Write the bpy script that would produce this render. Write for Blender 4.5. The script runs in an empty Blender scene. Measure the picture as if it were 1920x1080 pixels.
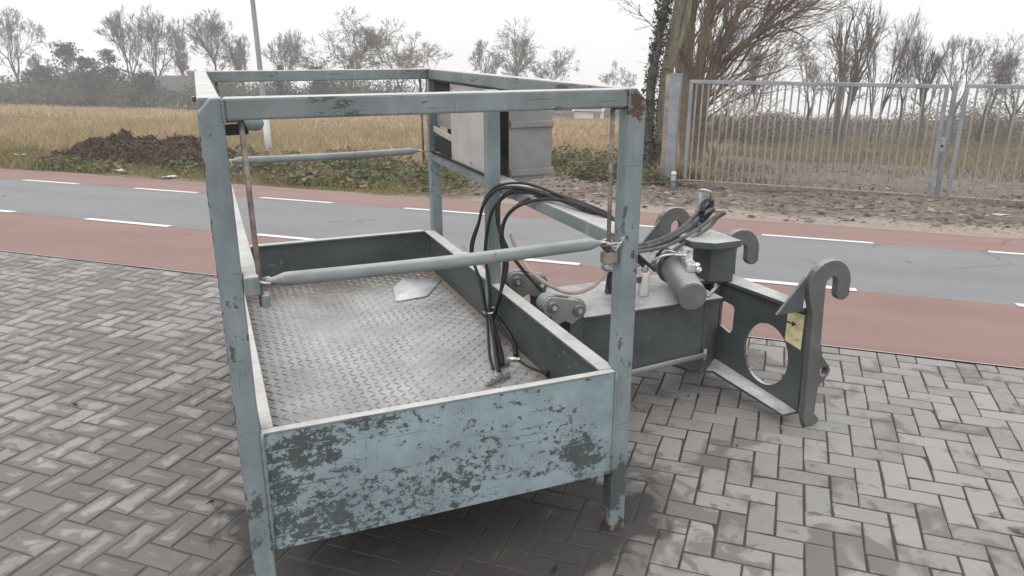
import bpy, bmesh, math, random
import numpy as np
from mathutils import Vector, Matrix, noise as mnoise
R = math.radians
SC = bpy.context.scene
COL = SC.collection

# ------------------------------------------------------------------ camera, sky, sun, exposure
F_PX, PITCH, CAM_H = 1412.0, 0.3116, 1.6
cam = bpy.data.cameras.new('camera'); cam.sensor_width = 36; cam.lens = 36 * F_PX / 1920
cam.clip_start = 0.05; cam.clip_end = 2000
camo = bpy.data.objects.new('camera', cam); COL.objects.link(camo)
camo.location = (0, 0, CAM_H); camo.rotation_euler = (math.pi / 2 - PITCH, 0, 0)
SC.camera = camo

SUN_EL, SUN_AZ = R(48), R(205)          # azimuth from +Y clockwise: behind the camera, a little left
world = bpy.data.worlds.new('World'); SC.world = world; world.use_nodes = True
wt = world.node_tree; wt.nodes.clear()
sky = wt.nodes.new('ShaderNodeTexSky'); sky.sky_type = 'NISHITA'; sky.sun_disc = False
sky.sun_elevation = SUN_EL; sky.sun_rotation = SUN_AZ; sky.dust_density = 4.0; sky.air_density = 1.2
hs = wt.nodes.new('ShaderNodeHueSaturation'); hs.inputs['Saturation'].default_value = 0.10
wmix = wt.nodes.new('ShaderNodeMix'); wmix.data_type = 'RGBA'; wmix.inputs['Factor'].default_value = 0.88
wmix.inputs['B'].default_value = (12.6, 12.6, 12.7, 1)                # even cloud deck
bg = wt.nodes.new('ShaderNodeBackground'); bg.inputs['Strength'].default_value = 0.12
wo = wt.nodes.new('ShaderNodeOutputWorld')
wt.links.new(sky.outputs[0], hs.inputs['Color']); wt.links.new(hs.outputs[0], wmix.inputs['A'])
wt.links.new(wmix.outputs['Result'], bg.inputs['Color']); wt.links.new(bg.outputs[0], wo.inputs[0])

sun = bpy.data.lights.new('sun', 'SUN'); sun.energy = 0.7; sun.angle = R(25); sun.color = (1, .97, .93)
suno = bpy.data.objects.new('sun', sun); COL.objects.link(suno)
sd = Vector((math.sin(SUN_AZ) * math.cos(SUN_EL), math.cos(SUN_AZ) * math.cos(SUN_EL), math.sin(SUN_EL)))
suno.rotation_euler = (-sd).to_track_quat('-Z', 'Y').to_euler()

vs = SC.view_settings
vs.view_transform = 'Standard'; vs.look = 'None'; vs.exposure = 0.02; vs.gamma = 1.0; vs.use_curve_mapping = False
SC.render.engine = 'CYCLES'
cy = SC.cycles
cy.max_bounces = 6; cy.diffuse_bounces = 3; cy.glossy_bounces = 2; cy.transmission_bounces = 4; cy.transparent_max_bounces = 8
cy.volume_bounces = 2; cy.use_denoising = True; cy.sample_clamp_indirect = 5.0
cy.use_adaptive_sampling = True; cy.adaptive_threshold = 0.015

# ------------------------------------------------------------------ mapping helpers
def ray(px, py):
    a, b = (px - 960) / F_PX, (py - 540) / F_PX
    return Vector((a, math.cos(PITCH) - b * math.sin(PITCH), -math.sin(PITCH) - b * math.cos(PITCH)))
def at(px, py, Y):                       # the point seen at pixel (px,py), Y metres ahead
    r = ray(px, py); t = Y / r.y
    return Vector((r.x * t, Y, CAM_H + r.z * t))
ROAD_A = R(-19.0)
DV = Vector((math.cos(ROAD_A), math.sin(ROAD_A), 0)); NV = Vector((-math.sin(ROAD_A), math.cos(ROAD_A), 0))
V_EDGE, SLOPE = 4.27, 0.08               # level yard up to V_EDGE, land falls away beyond it
def land_z(v): return -SLOPE * max(0.0, v - V_EDGE)
def land(a, v, dz=0.0):
    p = DV * a + NV * v; p.z = land_z(v) + dz; return p
def av(p): return (p.x * DV.x + p.y * DV.y, p.x * NV.x + p.y * NV.y)
def land_at(px, py):                     # pixel -> point on the falling land
    r = ray(px, py); n = NV.x * r.x + NV.y * r.y
    t = (SLOPE * V_EDGE - CAM_H) / (r.z + SLOPE * n); p = r * t
    return av(p)
def ground_below(x, y): return land_z(x * NV.x + y * NV.y)

# ------------------------------------------------------------------ object helpers
def tag(o, label=None, cat=None, group=None, kind=None):
    if label: o['label'] = label
    if cat: o['category'] = cat
    if group: o['group'] = group
    if kind: o['kind'] = kind
    return o
def empty(name, loc=(0, 0, 0), rz=0.0):
    o = bpy.data.objects.new(name, None); COL.objects.link(o); o.location = loc; o.rotation_euler = (0, 0, rz)
    o.empty_display_size = .1; return o
def link(name, me, mat, parent=None):
    o = bpy.data.objects.new(name, me); COL.objects.link(o)
    if mat and not me.materials: me.materials.append(mat)
    if parent: o.parent = parent
    return o

class MB:
    def __init__(s): s.v = []; s.f = []; s.sm = []
    def face(s, idx, smooth=False): s.f.append(idx); s.sm.append(smooth)
    def box(s, x0, x1, y0, y1, z0, z1):
        b = len(s.v)
        s.v += [(x0, y0, z0), (x1, y0, z0), (x1, y1, z0), (x0, y1, z0), (x0, y0, z1), (x1, y0, z1), (x1, y1, z1), (x0, y1, z1)]
        for q in ((0, 3, 2, 1), (4, 5, 6, 7), (0, 1, 5, 4), (1, 2, 6, 5), (2, 3, 7, 6), (3, 0, 4, 7)):
            s.face(tuple(b + i for i in q))
        return s
    def bar(s, p, q, w, h, up=(0, 0, 1)):
        p, q = Vector(p), Vector(q); d = (q - p).normalized(); u = Vector(up)
        x = d.cross(u)
        if x.length < 1e-4: x = d.cross(Vector((0, 1, 0)))
        x.normalize(); u = x.cross(d)
        b = len(s.v)
        for o in (p, q):
            for sx, su in ((-1, -1), (1, -1), (1, 1), (-1, 1)):
                s.v.append(tuple(o + x * (sx * w / 2) + u * (su * h / 2)))
        for qd in ((0, 1, 2, 3), (7, 6, 5, 4), (0, 4, 5, 1), (1, 5, 6, 2), (2, 6, 7, 3), (3, 7, 4, 0)):
            s.face(tuple(b + i for i in qd))
        return s
    def tube(s, pts, rad, n=8, caps=True, smooth=True, flat=None):
        pts = [Vector(p) for p in pts]; m = len(pts)
        if not hasattr(rad, '__len__'): rad = [rad] * m
        t0 = (pts[1] - pts[0]).normalized()
        x = t0.cross(Vector((0, 0, 1)))
        if x.length < 1e-3: x = t0.cross(Vector((0, 1, 0)))
        x.normalize(); b = len(s.v)
        for i in range(m):
            t = (pts[min(i + 1, m - 1)] - pts[max(i - 1, 0)]).normalized()
            x = x - t * x.dot(t)
            if x.length < 1e-6: x = t.orthogonal()
            x.normalize(); y = t.cross(x)
            fl = flat[i] if flat else 1.0
            for k in range(n):
                a = 2 * math.pi * k / n
                s.v.append(tuple(pts[i] + x * (math.cos(a) * rad[i]) + y * (math.sin(a) * rad[i] * fl)))
        for i in range(m - 1):
            for k in range(n):
                k2 = (k + 1) % n
                s.face((b + i * n + k, b + i * n + k2, b + (i + 1) * n + k2, b + (i + 1) * n + k), smooth)
        if caps:
            s.face(tuple(b + k for k in reversed(range(n)))); s.face(tuple(b + (m - 1) * n + k for k in range(n)))
        return s
    def prism(s, poly, axis, c0, c1):    # polygon in the two other axes, extruded along axis
        b = len(s.v); n = len(poly)
        for c in (c0, c1):
            for p, q in poly:
                s.v.append({'x': (c, p, q), 'y': (p, c, q), 'z': (p, q, c)}[axis])
        s.face(tuple(b + i for i in range(n))); s.face(tuple(b + n + i for i in reversed(range(n))))
        for i in range(n):
            j = (i + 1) % n; s.face((b + i, b + n + i, b + n + j, b + j))
        return s
    def mesh(s, name, fix=True):
        me = bpy.data.meshes.new(name); me.from_pydata(s.v, [], s.f)
        me.polygons.foreach_set('use_smooth', s.sm)
        if fix:
            bm = bmesh.new(); bm.from_mesh(me); bmesh.ops.recalc_face_normals(bm, faces=bm.faces); bm.to_mesh(me); bm.free()
        me.update(); return me
    def build(s, name, mat, parent=None, bevel=0.0, fix=True):
        o = link(name, s.mesh(name, fix), mat, parent)
        if bevel:
            m = o.modifiers.new('bevel', 'BEVEL'); m.width = bevel; m.segments = 2; m.limit_method = 'ANGLE'; m.angle_limit = R(40)
        return o

def np_mesh(name, verts, tris, mat, parent=None, cols=None):
    me = bpy.data.meshes.new(name); nv, nt = len(verts), len(tris)
    me.vertices.add(nv); me.vertices.foreach_set('co', np.asarray(verts, np.float32).ravel())
    me.loops.add(nt * 3); me.loops.foreach_set('vertex_index', np.asarray(tris, np.int32).ravel())
    me.polygons.add(nt); me.polygons.foreach_set('loop_start', np.arange(0, nt * 3, 3, dtype=np.int32))
    if cols is not None:
        at_ = me.attributes.new('col', 'FLOAT_COLOR', 'POINT')
        c = np.ones((nv, 4), np.float32); c[:, :3] = cols; at_.data.foreach_set('color', c.ravel())
    me.update(calc_edges=True)
    return link(name, me, mat, parent)

def holed_plate(loops, thick):
    """2-D loops (outer first, then holes) -> list of verts / faces of a plate in (u,w) of given thickness along n"""
    bm = bmesh.new(); edges = []
    for lp in loops:
        vs_ = [bm.verts.new((u, 0, w)) for u, w in lp]
        edges += [bm.edges.new((vs_[i], vs_[(i + 1) % len(vs_)])) for i in range(len(vs_))]
    bmesh.ops.triangle_fill(bm, use_beauty=True, use_dissolve=False, edges=edges)
    r = bmesh.ops.extrude_face_region(bm, geom=bm.faces[:])
    bmesh.ops.translate(bm, verts=[g for g in r['geom'] if isinstance(g, bmesh.types.BMVert)], vec=(0, thick, 0))
    bmesh.ops.recalc_face_normals(bm, faces=bm.faces)
    return bm

# ------------------------------------------------------------------ materials
class NT:
    def __init__(s, name):
        s.m = bpy.data.materials.new(name); s.m.use_nodes = True; s.t = s.m.node_tree; s.t.nodes.clear()
        s.out = s.t.nodes.new('ShaderNodeOutputMaterial'); s.b = s.n('ShaderNodeBsdfPrincipled')
        s.t.links.new(s.b.outputs[0], s.out.inputs[0])
    def n(s, ty, **kw):
        x = s.t.nodes.new(ty)
        for k, v in kw.items(): setattr(x, k, v)
        return x
    def set(s, sock, v):
        if hasattr(v, 'default_value') or isinstance(v, bpy.types.NodeSocket): s.t.links.new(v, sock)
        elif isinstance(v, (tuple, list)) and len(v) == 3 and sock.type == 'RGBA': sock.default_value = (*v, 1)
        else: sock.default_value = v
    def coord(s, kind='Object'):
        if kind == 'World': return s.n('ShaderNodeNewGeometry').outputs['Position']
        return s.n('ShaderNodeTexCoord').outputs[kind]
    def mapv(s, vec, scale=(1, 1, 1), rot=(0, 0, 0), loc=(0, 0, 0)):
        m = s.n('ShaderNodeMapping'); s.set(m.inputs['Vector'], vec)
        m.inputs['Scale'].default_value = scale; m.inputs['Rotation'].default_value = rot; m.inputs['Location'].default_value = loc
        return m.outputs[0]
    def noise(s, vec, scale, detail=4, rough=.55, dist=0.0):
        x = s.n('ShaderNodeTexNoise'); s.set(x.inputs['Vector'], vec)
        x.inputs['Scale'].default_value = scale; x.inputs['Detail'].default_value = detail
        x.inputs['Roughness'].default_value = rough; x.inputs['Distortion'].default_value = dist
        return x.outputs['Fac']
    def ramp(s, fac, lo, hi, a=0.0, b=1.0):
        x = s.n('ShaderNodeMapRange'); x.interpolation_type = 'SMOOTHSTEP'
        s.set(x.inputs['Value'], fac); s.set(x.inputs['From Min'], lo); s.set(x.inputs['From Max'], hi)
        s.set(x.inputs['To Min'], a); s.set(x.inputs['To Max'], b); return x.outputs[0]
    def math(s, op, a, b=None):
        x = s.n('ShaderNodeMath', operation=op); s.set(x.inputs[0], a)
        if b is not None: s.set(x.inputs[1], b)
        return x.outputs[0]
    def mix(s, fac, a, b, blend='MIX'):
        x = s.n('ShaderNodeMix', data_type='RGBA', blend_type=blend)
        s.set(x.inputs['Factor'], fac); s.set(x.inputs['A'], a); s.set(x.inputs['B'], b); return x.outputs['Result']
    def xyz(s, vec):
        x = s.n('ShaderNodeSeparateXYZ'); s.set(x.inputs[0], vec); return x.outputs
    def dist(s, vec, p):
        x = s.n('ShaderNodeVectorMath', operation='DISTANCE'); s.set(x.inputs[0], vec); x.inputs[1].default_value = p; return x.outputs['Value']
    def bump(s, h, strength=.3, dist=.01):
        x = s.n('ShaderNodeBump'); x.inputs['Strength'].default_value = strength; x.inputs['Distance'].default_value = dist
        s.set(x.inputs['Height'], h); s.t.links.new(x.outputs[0], s.b.inputs['Normal'])
    def fin(s, col=None, rough=None, metal=None, spec=None):
        if col is not None: s.set(s.b.inputs['Base Color'], col)
        if rough is not None: s.set(s.b.inputs['Roughness'], rough)
        if metal is not None: s.set(s.b.inputs['Metallic'], metal)
        if spec is not None: s.set(s.b.inputs['Specular IOR Level'], spec)
        return s.m

W, D, H, T = 1.209, 2.142, 1.484, 0.058
BLUE, OLD, RUST = (.205, .248, .262), (.062, .076, .076), (.085, .045, .028)

def paint_mat(name, cover, stretch=(1, 1, 1), scale=11.0, panel=False, base=BLUE, dust_sheen=.75):
    n = NT(name); c = n.coord('Object'); X = n.xyz(c)
    wob = n.n('ShaderNodeTexNoise'); n.set(wob.inputs['Vector'], c); wob.inputs['Scale'].default_value = 6
    m = n.mapv(n.mix(.03, c, wob.outputs['Color']), stretch, (0, R(28), 0))
    big = n.noise(n.mapv(c, (1, 1, 1), loc=(3.1, 0, .7)), 3.6, 3, .5)
    f1 = n.noise(m, scale, 8, .74, .2); f2 = n.noise(n.mapv(m, (1, 1, 1), (0, R(-50), 0), (7, 3, 2)), scale * 1.7, 7, .75, .2)
    fine = n.math('MAXIMUM', f1, n.math('SUBTRACT', f2, .045))
    th = n.ramp(big, .25, .75, cover + (.075 if panel else .15), cover - (.075 if panel else .15))
    if panel:                            # the scraped front: heavy wear to the left, a bare patch near the right end
        th = n.math('SUBTRACT', th, n.ramp(X[0], .05, 1.0, .035, -.028))
        patch = n.ramp(n.dist(n.mapv(c, (1, .1, 1.25)), (1.05, 0, .33 * 1.25)), .03, .12, .09, 0.0)
        th = n.math('SUBTRACT', th, patch)
        patch2 = n.ramp(n.dist(n.mapv(c, (.8, .1, 1.4)), (.20 * .8, 0, .53 * 1.4)), .03, .13, .06, 0.0)
        th = n.math('SUBTRACT', th, patch2)
    else:                                # knocks get more frequent towards the feet
        th = n.math('SUBTRACT', th, n.ramp(X[2], .12, .62, .14, 0.0))
    chip = n.ramp(n.math('SUBTRACT', fine, th), -.006, .006)
    scr = n.ramp(n.noise(n.mapv(c, (1.2, 40, 40), (0, R(9), 0)), 2.6, 3, .6), .69, .705)
    chip = n.math('MULTIPLY', chip, n.math('SUBTRACT', 1.0, n.math('MULTIPLY', scr, .8)))
    ds = n.ramp(n.noise(n.mapv(c, (1.6, 60, 60), (0, R(-14), 0), (4, 0, 2)), 3.0, 3, .6), .66, .675); ds2 = n.ramp(n.noise(n.mapv(c, (60, 60, 2.2), (0, R(20), 0), (1, 0, 5)), 3.0, 3, .6), .68, .695)
    chip = n.math('MAXIMUM', chip, n.math('MULTIPLY', n.math('MAXIMUM', ds, ds2), .75))
    tone = n.noise(c, 5, 5, .6)
    b = n.mix(n.ramp(tone, .3, .7), tuple(x * .80 for x in base), tuple(x * 1.15 for x in base))
    streak = n.ramp(n.noise(n.mapv(c, (9, 9, .7)), 4, 4, .6), .5, .8, 0, .45)
    b = n.mix(streak, b, (.30, .33, .33))
    grime = n.ramp(n.noise(n.mapv(c, (2, 2, .8), loc=(2, 5, 1)), 6, 6, .65), .52, .72, 0, .45)
    b = n.mix(grime, b, tuple(x * .62 for x in base))
    o = n.mix(n.noise(c, 9, 4, .6), tuple(x * .75 for x in OLD), tuple(x * 1.3 for x in OLD))
    col = n.mix(chip, b, o)
    # rust: worst at the top right corner, at the feet, along lips and the outer left edge of the front post
    rn = n.noise(c, 20, 7, .7)
    r1 = n.ramp(n.dist(c, (W, 0, H)), .0, .22, .25, .0)
    r2 = n.ramp(X[2], .0, .10, .26, .0)
    r3 = n.ramp(X[0], -.002, .012, .24, 0)
    r4 = n.ramp(n.dist(c, (W, 0, .98)), .0, .10, .22, .0)
    r5 = n.ramp(n.math('ABSOLUTE', n.math('SUBTRACT', X[2], .602)), .0, .012, .19, 0) if panel else r2
    rr = n.math('MAXIMUM', n.math('MAXIMUM', r1, r2), n.math('MAXIMUM', n.math('MAXIMUM', r3, r5), r4))
    rust = n.ramp(n.math('ADD', rn, rr), .70, .73)
    rc = n.mix(n.noise(c, 40, 4), (.030, .022, .020), (.125, .070, .046))
    col = n.mix(rust, col, rc)
    z = n.xyz(n.n('ShaderNodeNewGeometry').outputs['True Normal'])[2]
    sky_sheen = n.math('MULTIPLY', n.ramp(z, .6, .95), n.ramp(n.noise(c, 8, 6, .65), .2, .55, dust_sheen * .6, dust_sheen))
    col = n.mix(sky_sheen, col, n.mix(n.noise(c, 30, 5, .7), (.36, .345, .33), (.74, .73, .70)))                    # the sky's pale sheen on upward faces, painted into the colour
    n.bump(n.math('ADD', n.math('MULTIPLY', chip, -.5), n.math('MULTIPLY', n.noise(c, 60, 4), .35)), .3, .003)
    return n.fin(col, n.ramp(tone, .3, .7, .42, .62), 0, .4)

M = {}
M['panel'] = paint_mat('scraped_blue_paint', .560, (.85, 1, 1.15), 36, True, base=(.228, .292, .318))
M['paint'] = paint_mat('worn_blue_paint', .675, (1, 1, .7), 24, base=(.178, .216, .228))
M['paint_top'] = paint_mat('worn_rail_paint', .66, (.5, .5, 1.6), 20, base=(.180, .208, .212), dust_sheen=1.0)

def grey_paint(name, base, wear=.63, dirt=.5):  # dirt: strength of the dust and painted sky sheen on upward faces
    n = NT(name); c = n.coord('Object')
    t = n.noise(c, 4, 6, .6); f = n.noise(c, 26, 7, .7)
    b = n.mix(n.ramp(t, .3, .7), tuple(x * .78 for x in base), tuple(x * 1.2 for x in base))
    sp = n.ramp(f, wear, wear + .025, 0, .8)
    b = n.mix(sp, b, (.20, .20, .19))
    rs = n.ramp(n.noise(n.mapv(c, (1, 1, 1), loc=(5, 2, 1)), 17, 7, .7), .66, .70, 0, .8)
    b = n.mix(rs, b, (.075, .045, .032))
    z = n.xyz(n.n('ShaderNodeNewGeometry').outputs['Normal'])[2]
    dust_sheen = n.math('MULTIPLY', n.ramp(z, .5, .95), n.ramp(n.noise(c, 7, 5, .6), .25, .60, dirt * .5, dirt))
    b = n.mix(dust_sheen, b, n.mix(n.noise(c, 24, 5, .7), (.34, .34, .33), (.70, .70, .68)))                     # settled dust on upward faces, brightened to paint in the sky's sheen
    n.bump(n.noise(c, 45, 4), .2, .002)
    return n.fin(b, .55, 0, .35)
M['grey'] = grey_paint('dark_grey_paint', (.062, .074, .074))
M['arm'] = grey_paint('arm_grey_paint', (.068, .078, .078), .66, 1.0)
M['hook'] = grey_paint('hook_grey_paint', (.100, .103, .096), .64, .5)
M['pipe'] = grey_paint('pipe_grey_paint', (.20, .225, .23), .6, .6)
M['cyl'] = grey_paint('cylinder_grey_paint', (.17, .175, .17), .62, .6)

def simple(name, col, rough=.6, metal=0.0, var=.25, scale=8.0, bump=.2, bd=.003, spec=.4, kind='Object'):
    n = NT(name); c = n.coord(kind); t = n.noise(c, scale, 5, .6)
    b = n.mix(n.ramp(t, .3, .7), tuple(x * (1 - var) for x in col), tuple(min(1, x * (1 + var)) for x in col))
    if bump: n.bump(n.noise(c, scale * 6, 4), bump, bd)
    return n.fin(b, rough, metal, spec)
M['rubber'] = simple('black_rubber', (.016, .016, .017), .5, 0, .4, 30)
M['rubber_grey'] = simple('grey_hose', (.11, .105, .105), .55, 0, .3, 30)
M['hose_pale'] = simple('pale_pink_hose', (.42, .34, .31), .55, 0, .2, 20)
M['steel'] = simple('bright_fittings', (.55, .54, .52), .38, .7, .45, 40)
M['rusty'] = simple('rusty_rod', (.20, .165, .14), .75, .1, .45, 30)
M['black'] = simple('dark_hollow_shade', (.012, .012, .012), .8, 0, .2, 10)
M['stainless'] = simple('stainless_sheet', (.58, .56, .545), .30, .5, .10, 6, .05)
M['stainless_dull'] = simple('dull_sheet', (.27, .265, .255), .5, .3, .15, 7, .08)
M['yellow'] = simple('yellow_label', (.64, .58, .34), .6, 0, .22, 26, .05)
M['ink'] = simple('black_print', (.02, .02, .02), .6, 0, .2, 20, 0)
M['white_paint'] = simple('white_pipe', (.60, .60, .58), .5, 0, .12, 14)
M['galv'] = simple('galvanised_steel', (.25, .275, .30), .45, .35, .18, 5, .05)
M['bar'] = simple('dull_gate_bars', (.26, .25, .24), .6, .1, .2, 3, .05)
M['lamp_pole'] = simple('lamp_pole_grey', (.30, .31, .32), .5, .2, .12, 3, .05)
M['wood'] = simple('weathered_wood', (.30, .27, .22), .85, 0, .3, 9, .4, .01)

def floor_mat():
    n = NT('dirty_tread_plate'); c = n.coord('Object'); X = n.xyz(c)
    t = n.noise(c, 3.5, 6, .6); f = n.noise(c, 18, 6, .65)
    b = n.mix(n.ramp(t, .3, .68), (.36, .345, .335), (.55, .545, .54))
    edge = n.math('MAXIMUM', n.ramp(X[0], .06, .22, .9, 0), n.math('MAXIMUM', n.ramp(X[0], 1.03, 1.15, 0, .9), n.ramp(X[1], 1.5, 2.1, 0, .8)))
    e = n.ramp(n.math('ADD', edge, n.math('SUBTRACT', f, .5)), .25, .8)
    b = n.mix(n.math('MULTIPLY', e, .6), b, (.235, .165, .115))
    st = n.ramp(n.noise(n.mapv(c, (1, .6, 1), loc=(1, 7, 0)), 5, 7, .7), .56, .68, 0, .55)
    b = n.mix(st, b, (.22, .17, .15))
    n.bump(n.noise(c, 70, 4), .25, .002)
    return n.fin(b, .50, .35, .45)
M['floor'] = floor_mat()
def tread_mat():
    n = NT('rubbed_tread_bars'); c = n.coord('Object'); X = n.xyz(c)
    f = n.noise(c, 18, 6, .65); t = n.noise(c, 3.0, 5, .6)
    b = n.mix(n.ramp(t, .35, .66), (.27, .255, .245), (.50, .495, .49))
    edge = n.math('MAXIMUM', n.ramp(X[0], .06, .24, .9, 0), n.ramp(X[0], .98, 1.15, 0, .9))
    b = n.mix(n.math('MULTIPLY', n.ramp(n.math('ADD', edge, n.math('SUBTRACT', f, .5)), .3, .8), .7), b, (.15, .095, .06))
    return n.fin(b, .5, .25, .45)
M['tread'] = tread_mat()

def paver_mat(name, from_object):
    n = NT(name); p = n.coord('World'); X = n.xyz(p)
    at_ = n.xyz(n.n('ShaderNodeAttribute', attribute_name='col').outputs['Color']); rim = at_[1]      # rim: 0 at a block's edge, 1 along its middle
    rnd = n.n('ShaderNodeObjectInfo').outputs['Random'] if from_object else at_[0]
    wn = n.n('ShaderNodeTexWhiteNoise', noise_dimensions='1D'); n.set(wn.inputs['W'], rnd)
    b = n.mix(rnd, (.215, .201, .191), (.325, .306, .292))
    b = n.mix(n.math('MULTIPLY', n.ramp(wn.outputs['Value'], .78, .96), .35), b, (.28, .235, .222))
    hue = n.noise(n.mapv(p, loc=(6, 2, 0)), 1.7, 4, .6)
    b = n.mix(n.ramp(hue, .50, .68, 0, .25), b, (.30, .262, .262)); b = n.mix(n.ramp(hue, .50, .34, 0, .30), b, (.255, .268, .255))
    g = n.noise(p, 38, 5, .7)
    b = n.mix(n.ramp(g, .3, .75, 0, .30), b, (.36, .345, .33))
    # damp dirt: blotches with soft rims, denser to the left and close to the camera, damp round the front feet that also paints in the tray's shade
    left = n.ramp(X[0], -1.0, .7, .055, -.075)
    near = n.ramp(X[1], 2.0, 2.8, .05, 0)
    damp_shade = n.ramp(n.dist(n.mapv(p, (1, 1.3, 1)), (.0, 2.35 * 1.3, 0)), .3, 1.0, .22, 0)
    bias = n.math('ADD', n.math('ADD', left, near), damp_shade)
    s1 = n.noise(n.mapv(p, (1, 1, 1), (0, 0, R(25))), 3.4, 5, .55, .9)
    s2 = n.noise(n.mapv(p, (1, 1, 1), loc=(9, 4, 0)), 11, 4, .55, .7)
    s1 = n.math('ADD', s1, n.math('MULTIPLY', n.math('SUBTRACT', wn.outputs['Value'], .5), .10))
    dry = n.math('MULTIPLY', n.math('SUBTRACT', rim, .35), n.ramp(X[0], -1.0, .9, .17, .05))   # blocks dry out from the middle
    s1 = n.math('SUBTRACT', s1, dry); s2 = n.math('SUBTRACT', s2, n.math('MULTIPLY', dry, .6))
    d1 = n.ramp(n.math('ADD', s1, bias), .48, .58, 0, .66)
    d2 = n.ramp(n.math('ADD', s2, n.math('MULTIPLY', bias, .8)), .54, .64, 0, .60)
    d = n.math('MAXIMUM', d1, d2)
    lt = n.math('MULTIPLY', n.ramp(n.noise(n.mapv(p, (1, 1, 1), loc=(3, 1, 0)), 5, 5, .6, .8), .50, .70, 0, .55), n.ramp(X[0], -1.2, .6, 1, .3))
    b = n.mix(lt, b, (.40, .385, .37))
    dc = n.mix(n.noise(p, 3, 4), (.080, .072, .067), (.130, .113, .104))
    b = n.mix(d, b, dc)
    tray_shade = n.ramp(n.math('ADD', n.noise(n.mapv(p, loc=(1, 3, 0)), 5, 5, .6, .5), n.ramp(n.dist(n.mapv(p, (.8, 1.25, 1)), (-.26 * .8, 2.30 * 1.25, 0)), .35, .85, .36, -.12)), .56, .70, 0, .85)
    b = n.mix(tray_shade, b, (.036, .033, .031))                    # damp ground darkened further to paint the shade under the tray
    moss = n.ramp(n.noise(n.mapv(p, loc=(2, 8, 0)), 6, 5, .6), .60, .72, 0, .25)
    b = n.mix(moss, b, (.17, .18, .12))
    n.bump(n.math('ADD', n.noise(p, 90, 4, .7), n.math('MULTIPLY', g, .8)), .35, .004)
    return n.fin(b, n.ramp(d, 0, .8, .82, .60), 0, .35)
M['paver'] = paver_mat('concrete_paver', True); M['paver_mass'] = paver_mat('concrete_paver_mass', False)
def joint_mat():
    n = NT('joint_sand'); p = n.coord('World'); X = n.xyz(p); f = n.noise(p, 12, 6, .7)
    dark = n.mix(f, (.045, .040, .036), (.10, .09, .08)); silt = n.mix(f, (.08, .074, .068), (.145, .133, .122))
    k = n.ramp(n.math('ADD', n.math('MULTIPLY', n.noise(p, 2.2, 4, .6), 1.2), n.ramp(X[0], -1.4, .4, .35, -.35)), .45, .85)
    n.bump(f, .5, .006); return n.fin(n.mix(k, dark, silt), .95, 0, .1)
M['joint'] = joint_mat()

def asphalt(name, col, var, patch):
    n = NT(name); p = n.coord('World')
    q = n.mapv(p, (1, 1, 1), (0, 0, -ROAD_A))
    lane = n.noise(n.mapv(q, (.06, 1.6, 1)), 1.5, 3, .5)
    t = n.noise(p, 1.1, 6, .62); g = n.noise(p, 140, 3, .7)
    b = n.mix(n.ramp(t, .3, .7), tuple(x * (1 - var) for x in col), tuple(x * (1 + var) for x in col))
    b = n.mix(n.ramp(lane, .35, .7, 0, .5), b, patch)
    b = n.mix(n.ramp(g, .35, .75, 0, .30), b, tuple(x * 1.55 for x in col))
    st = n.ramp(n.noise(n.mapv(p, loc=(4, 1, 0)), 5, 6, .7), .63, .70, 0, .30)
    b = n.mix(st, b, tuple(x * .55 for x in col))
    Y = n.xyz(q)[1]
    crack = n.n('ShaderNodeTexVoronoi', feature='DISTANCE_TO_EDGE'); n.set(crack.inputs['Vector'], n.mix(.12, n.mapv(p, (.55, .55, .55)), n.n('ShaderNodeTexNoise').outputs['Color'])); crack.inputs['Scale'].default_value = 1.0
    ck = n.math('MULTIPLY', n.ramp(crack.outputs['Distance'], .0, .008, .55, 0), n.ramp(n.noise(p, .7, 2), .50, .60))
    b = n.mix(ck, b, tuple(x * .35 for x in col))
    dirt = n.math('MULTIPLY', n.ramp(n.noise(p, 2.2, 6, .7), .5, .7, 0, .5), n.math('MAXIMUM', n.ramp(Y, 8.6, 9.4), n.ramp(Y, 4.75, 4.27)))
    b = n.mix(dirt, b, (.17, .14, .115))
    n.bump(g, .4, .004)
    return n.fin(b, .86, 0, .3)
M['red'] = asphalt('red_asphalt', (.240, .155, .136), .10, (.295, .205, .185))
M['asphalt'] = asphalt('grey_asphalt', (.205, .207, .215), .09, (.248, .250, .256))
def marking_mat():
    n = NT('road_paint'); p = n.coord('World')
    f = n.noise(p, 30, 6, .7)
    b = n.mix(n.ramp(f, .52, .66, 0, .7), (.76, .75, .73), (.32, .31, .31))
    return n.fin(b, .7, 0, .3)
M['marking'] = marking_mat()

def ground_mat():
    n = NT('verge_ground'); p = n.coord('World'); a = n.n('ShaderNodeAttribute', attribute_name='col')
    z = n.xyz(a.outputs['Color'])        # r: bare earth, g: sand
    t = n.noise(p, 1.2, 7, .65); f = n.noise(p, 9, 7, .7)
    grass = n.mix(n.ramp(t, .35, .65), (.20, .15, .075), (.125, .125, .05))
    grass = n.mix(n.ramp(f, .4, .7, 0, .6), grass, (.085, .06, .035))
    mud = n.mix(n.ramp(f, .3, .65), (.125, .103, .088), (.30, .255, .215))
    mud = n.mix(n.ramp(n.noise(p, 2.6, 6, .7), .52, .66, 0, .7), mud, (.07, .055, .045))
    sand = n.mix(n.ramp(f, .35, .7), (.44, .37, .32), (.33, .27, .23))
    b = n.mix(n.ramp(n.math('ADD', z[0], n.math('MULTIPLY', n.math('SUBTRACT', f, .5), .7)), .35, .65), grass, mud)
    b = n.mix(n.ramp(n.math('ADD', z[1], n.math('MULTIPLY', n.math('SUBTRACT', f, .5), .7)), .35, .65), b, sand)
    n.bump(n.math('ADD', f, n.noise(p, 30, 5, .7)), .8, .04)
    return n.fin(b, .95, 0, .15)
M['ground'] = ground_mat()
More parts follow.
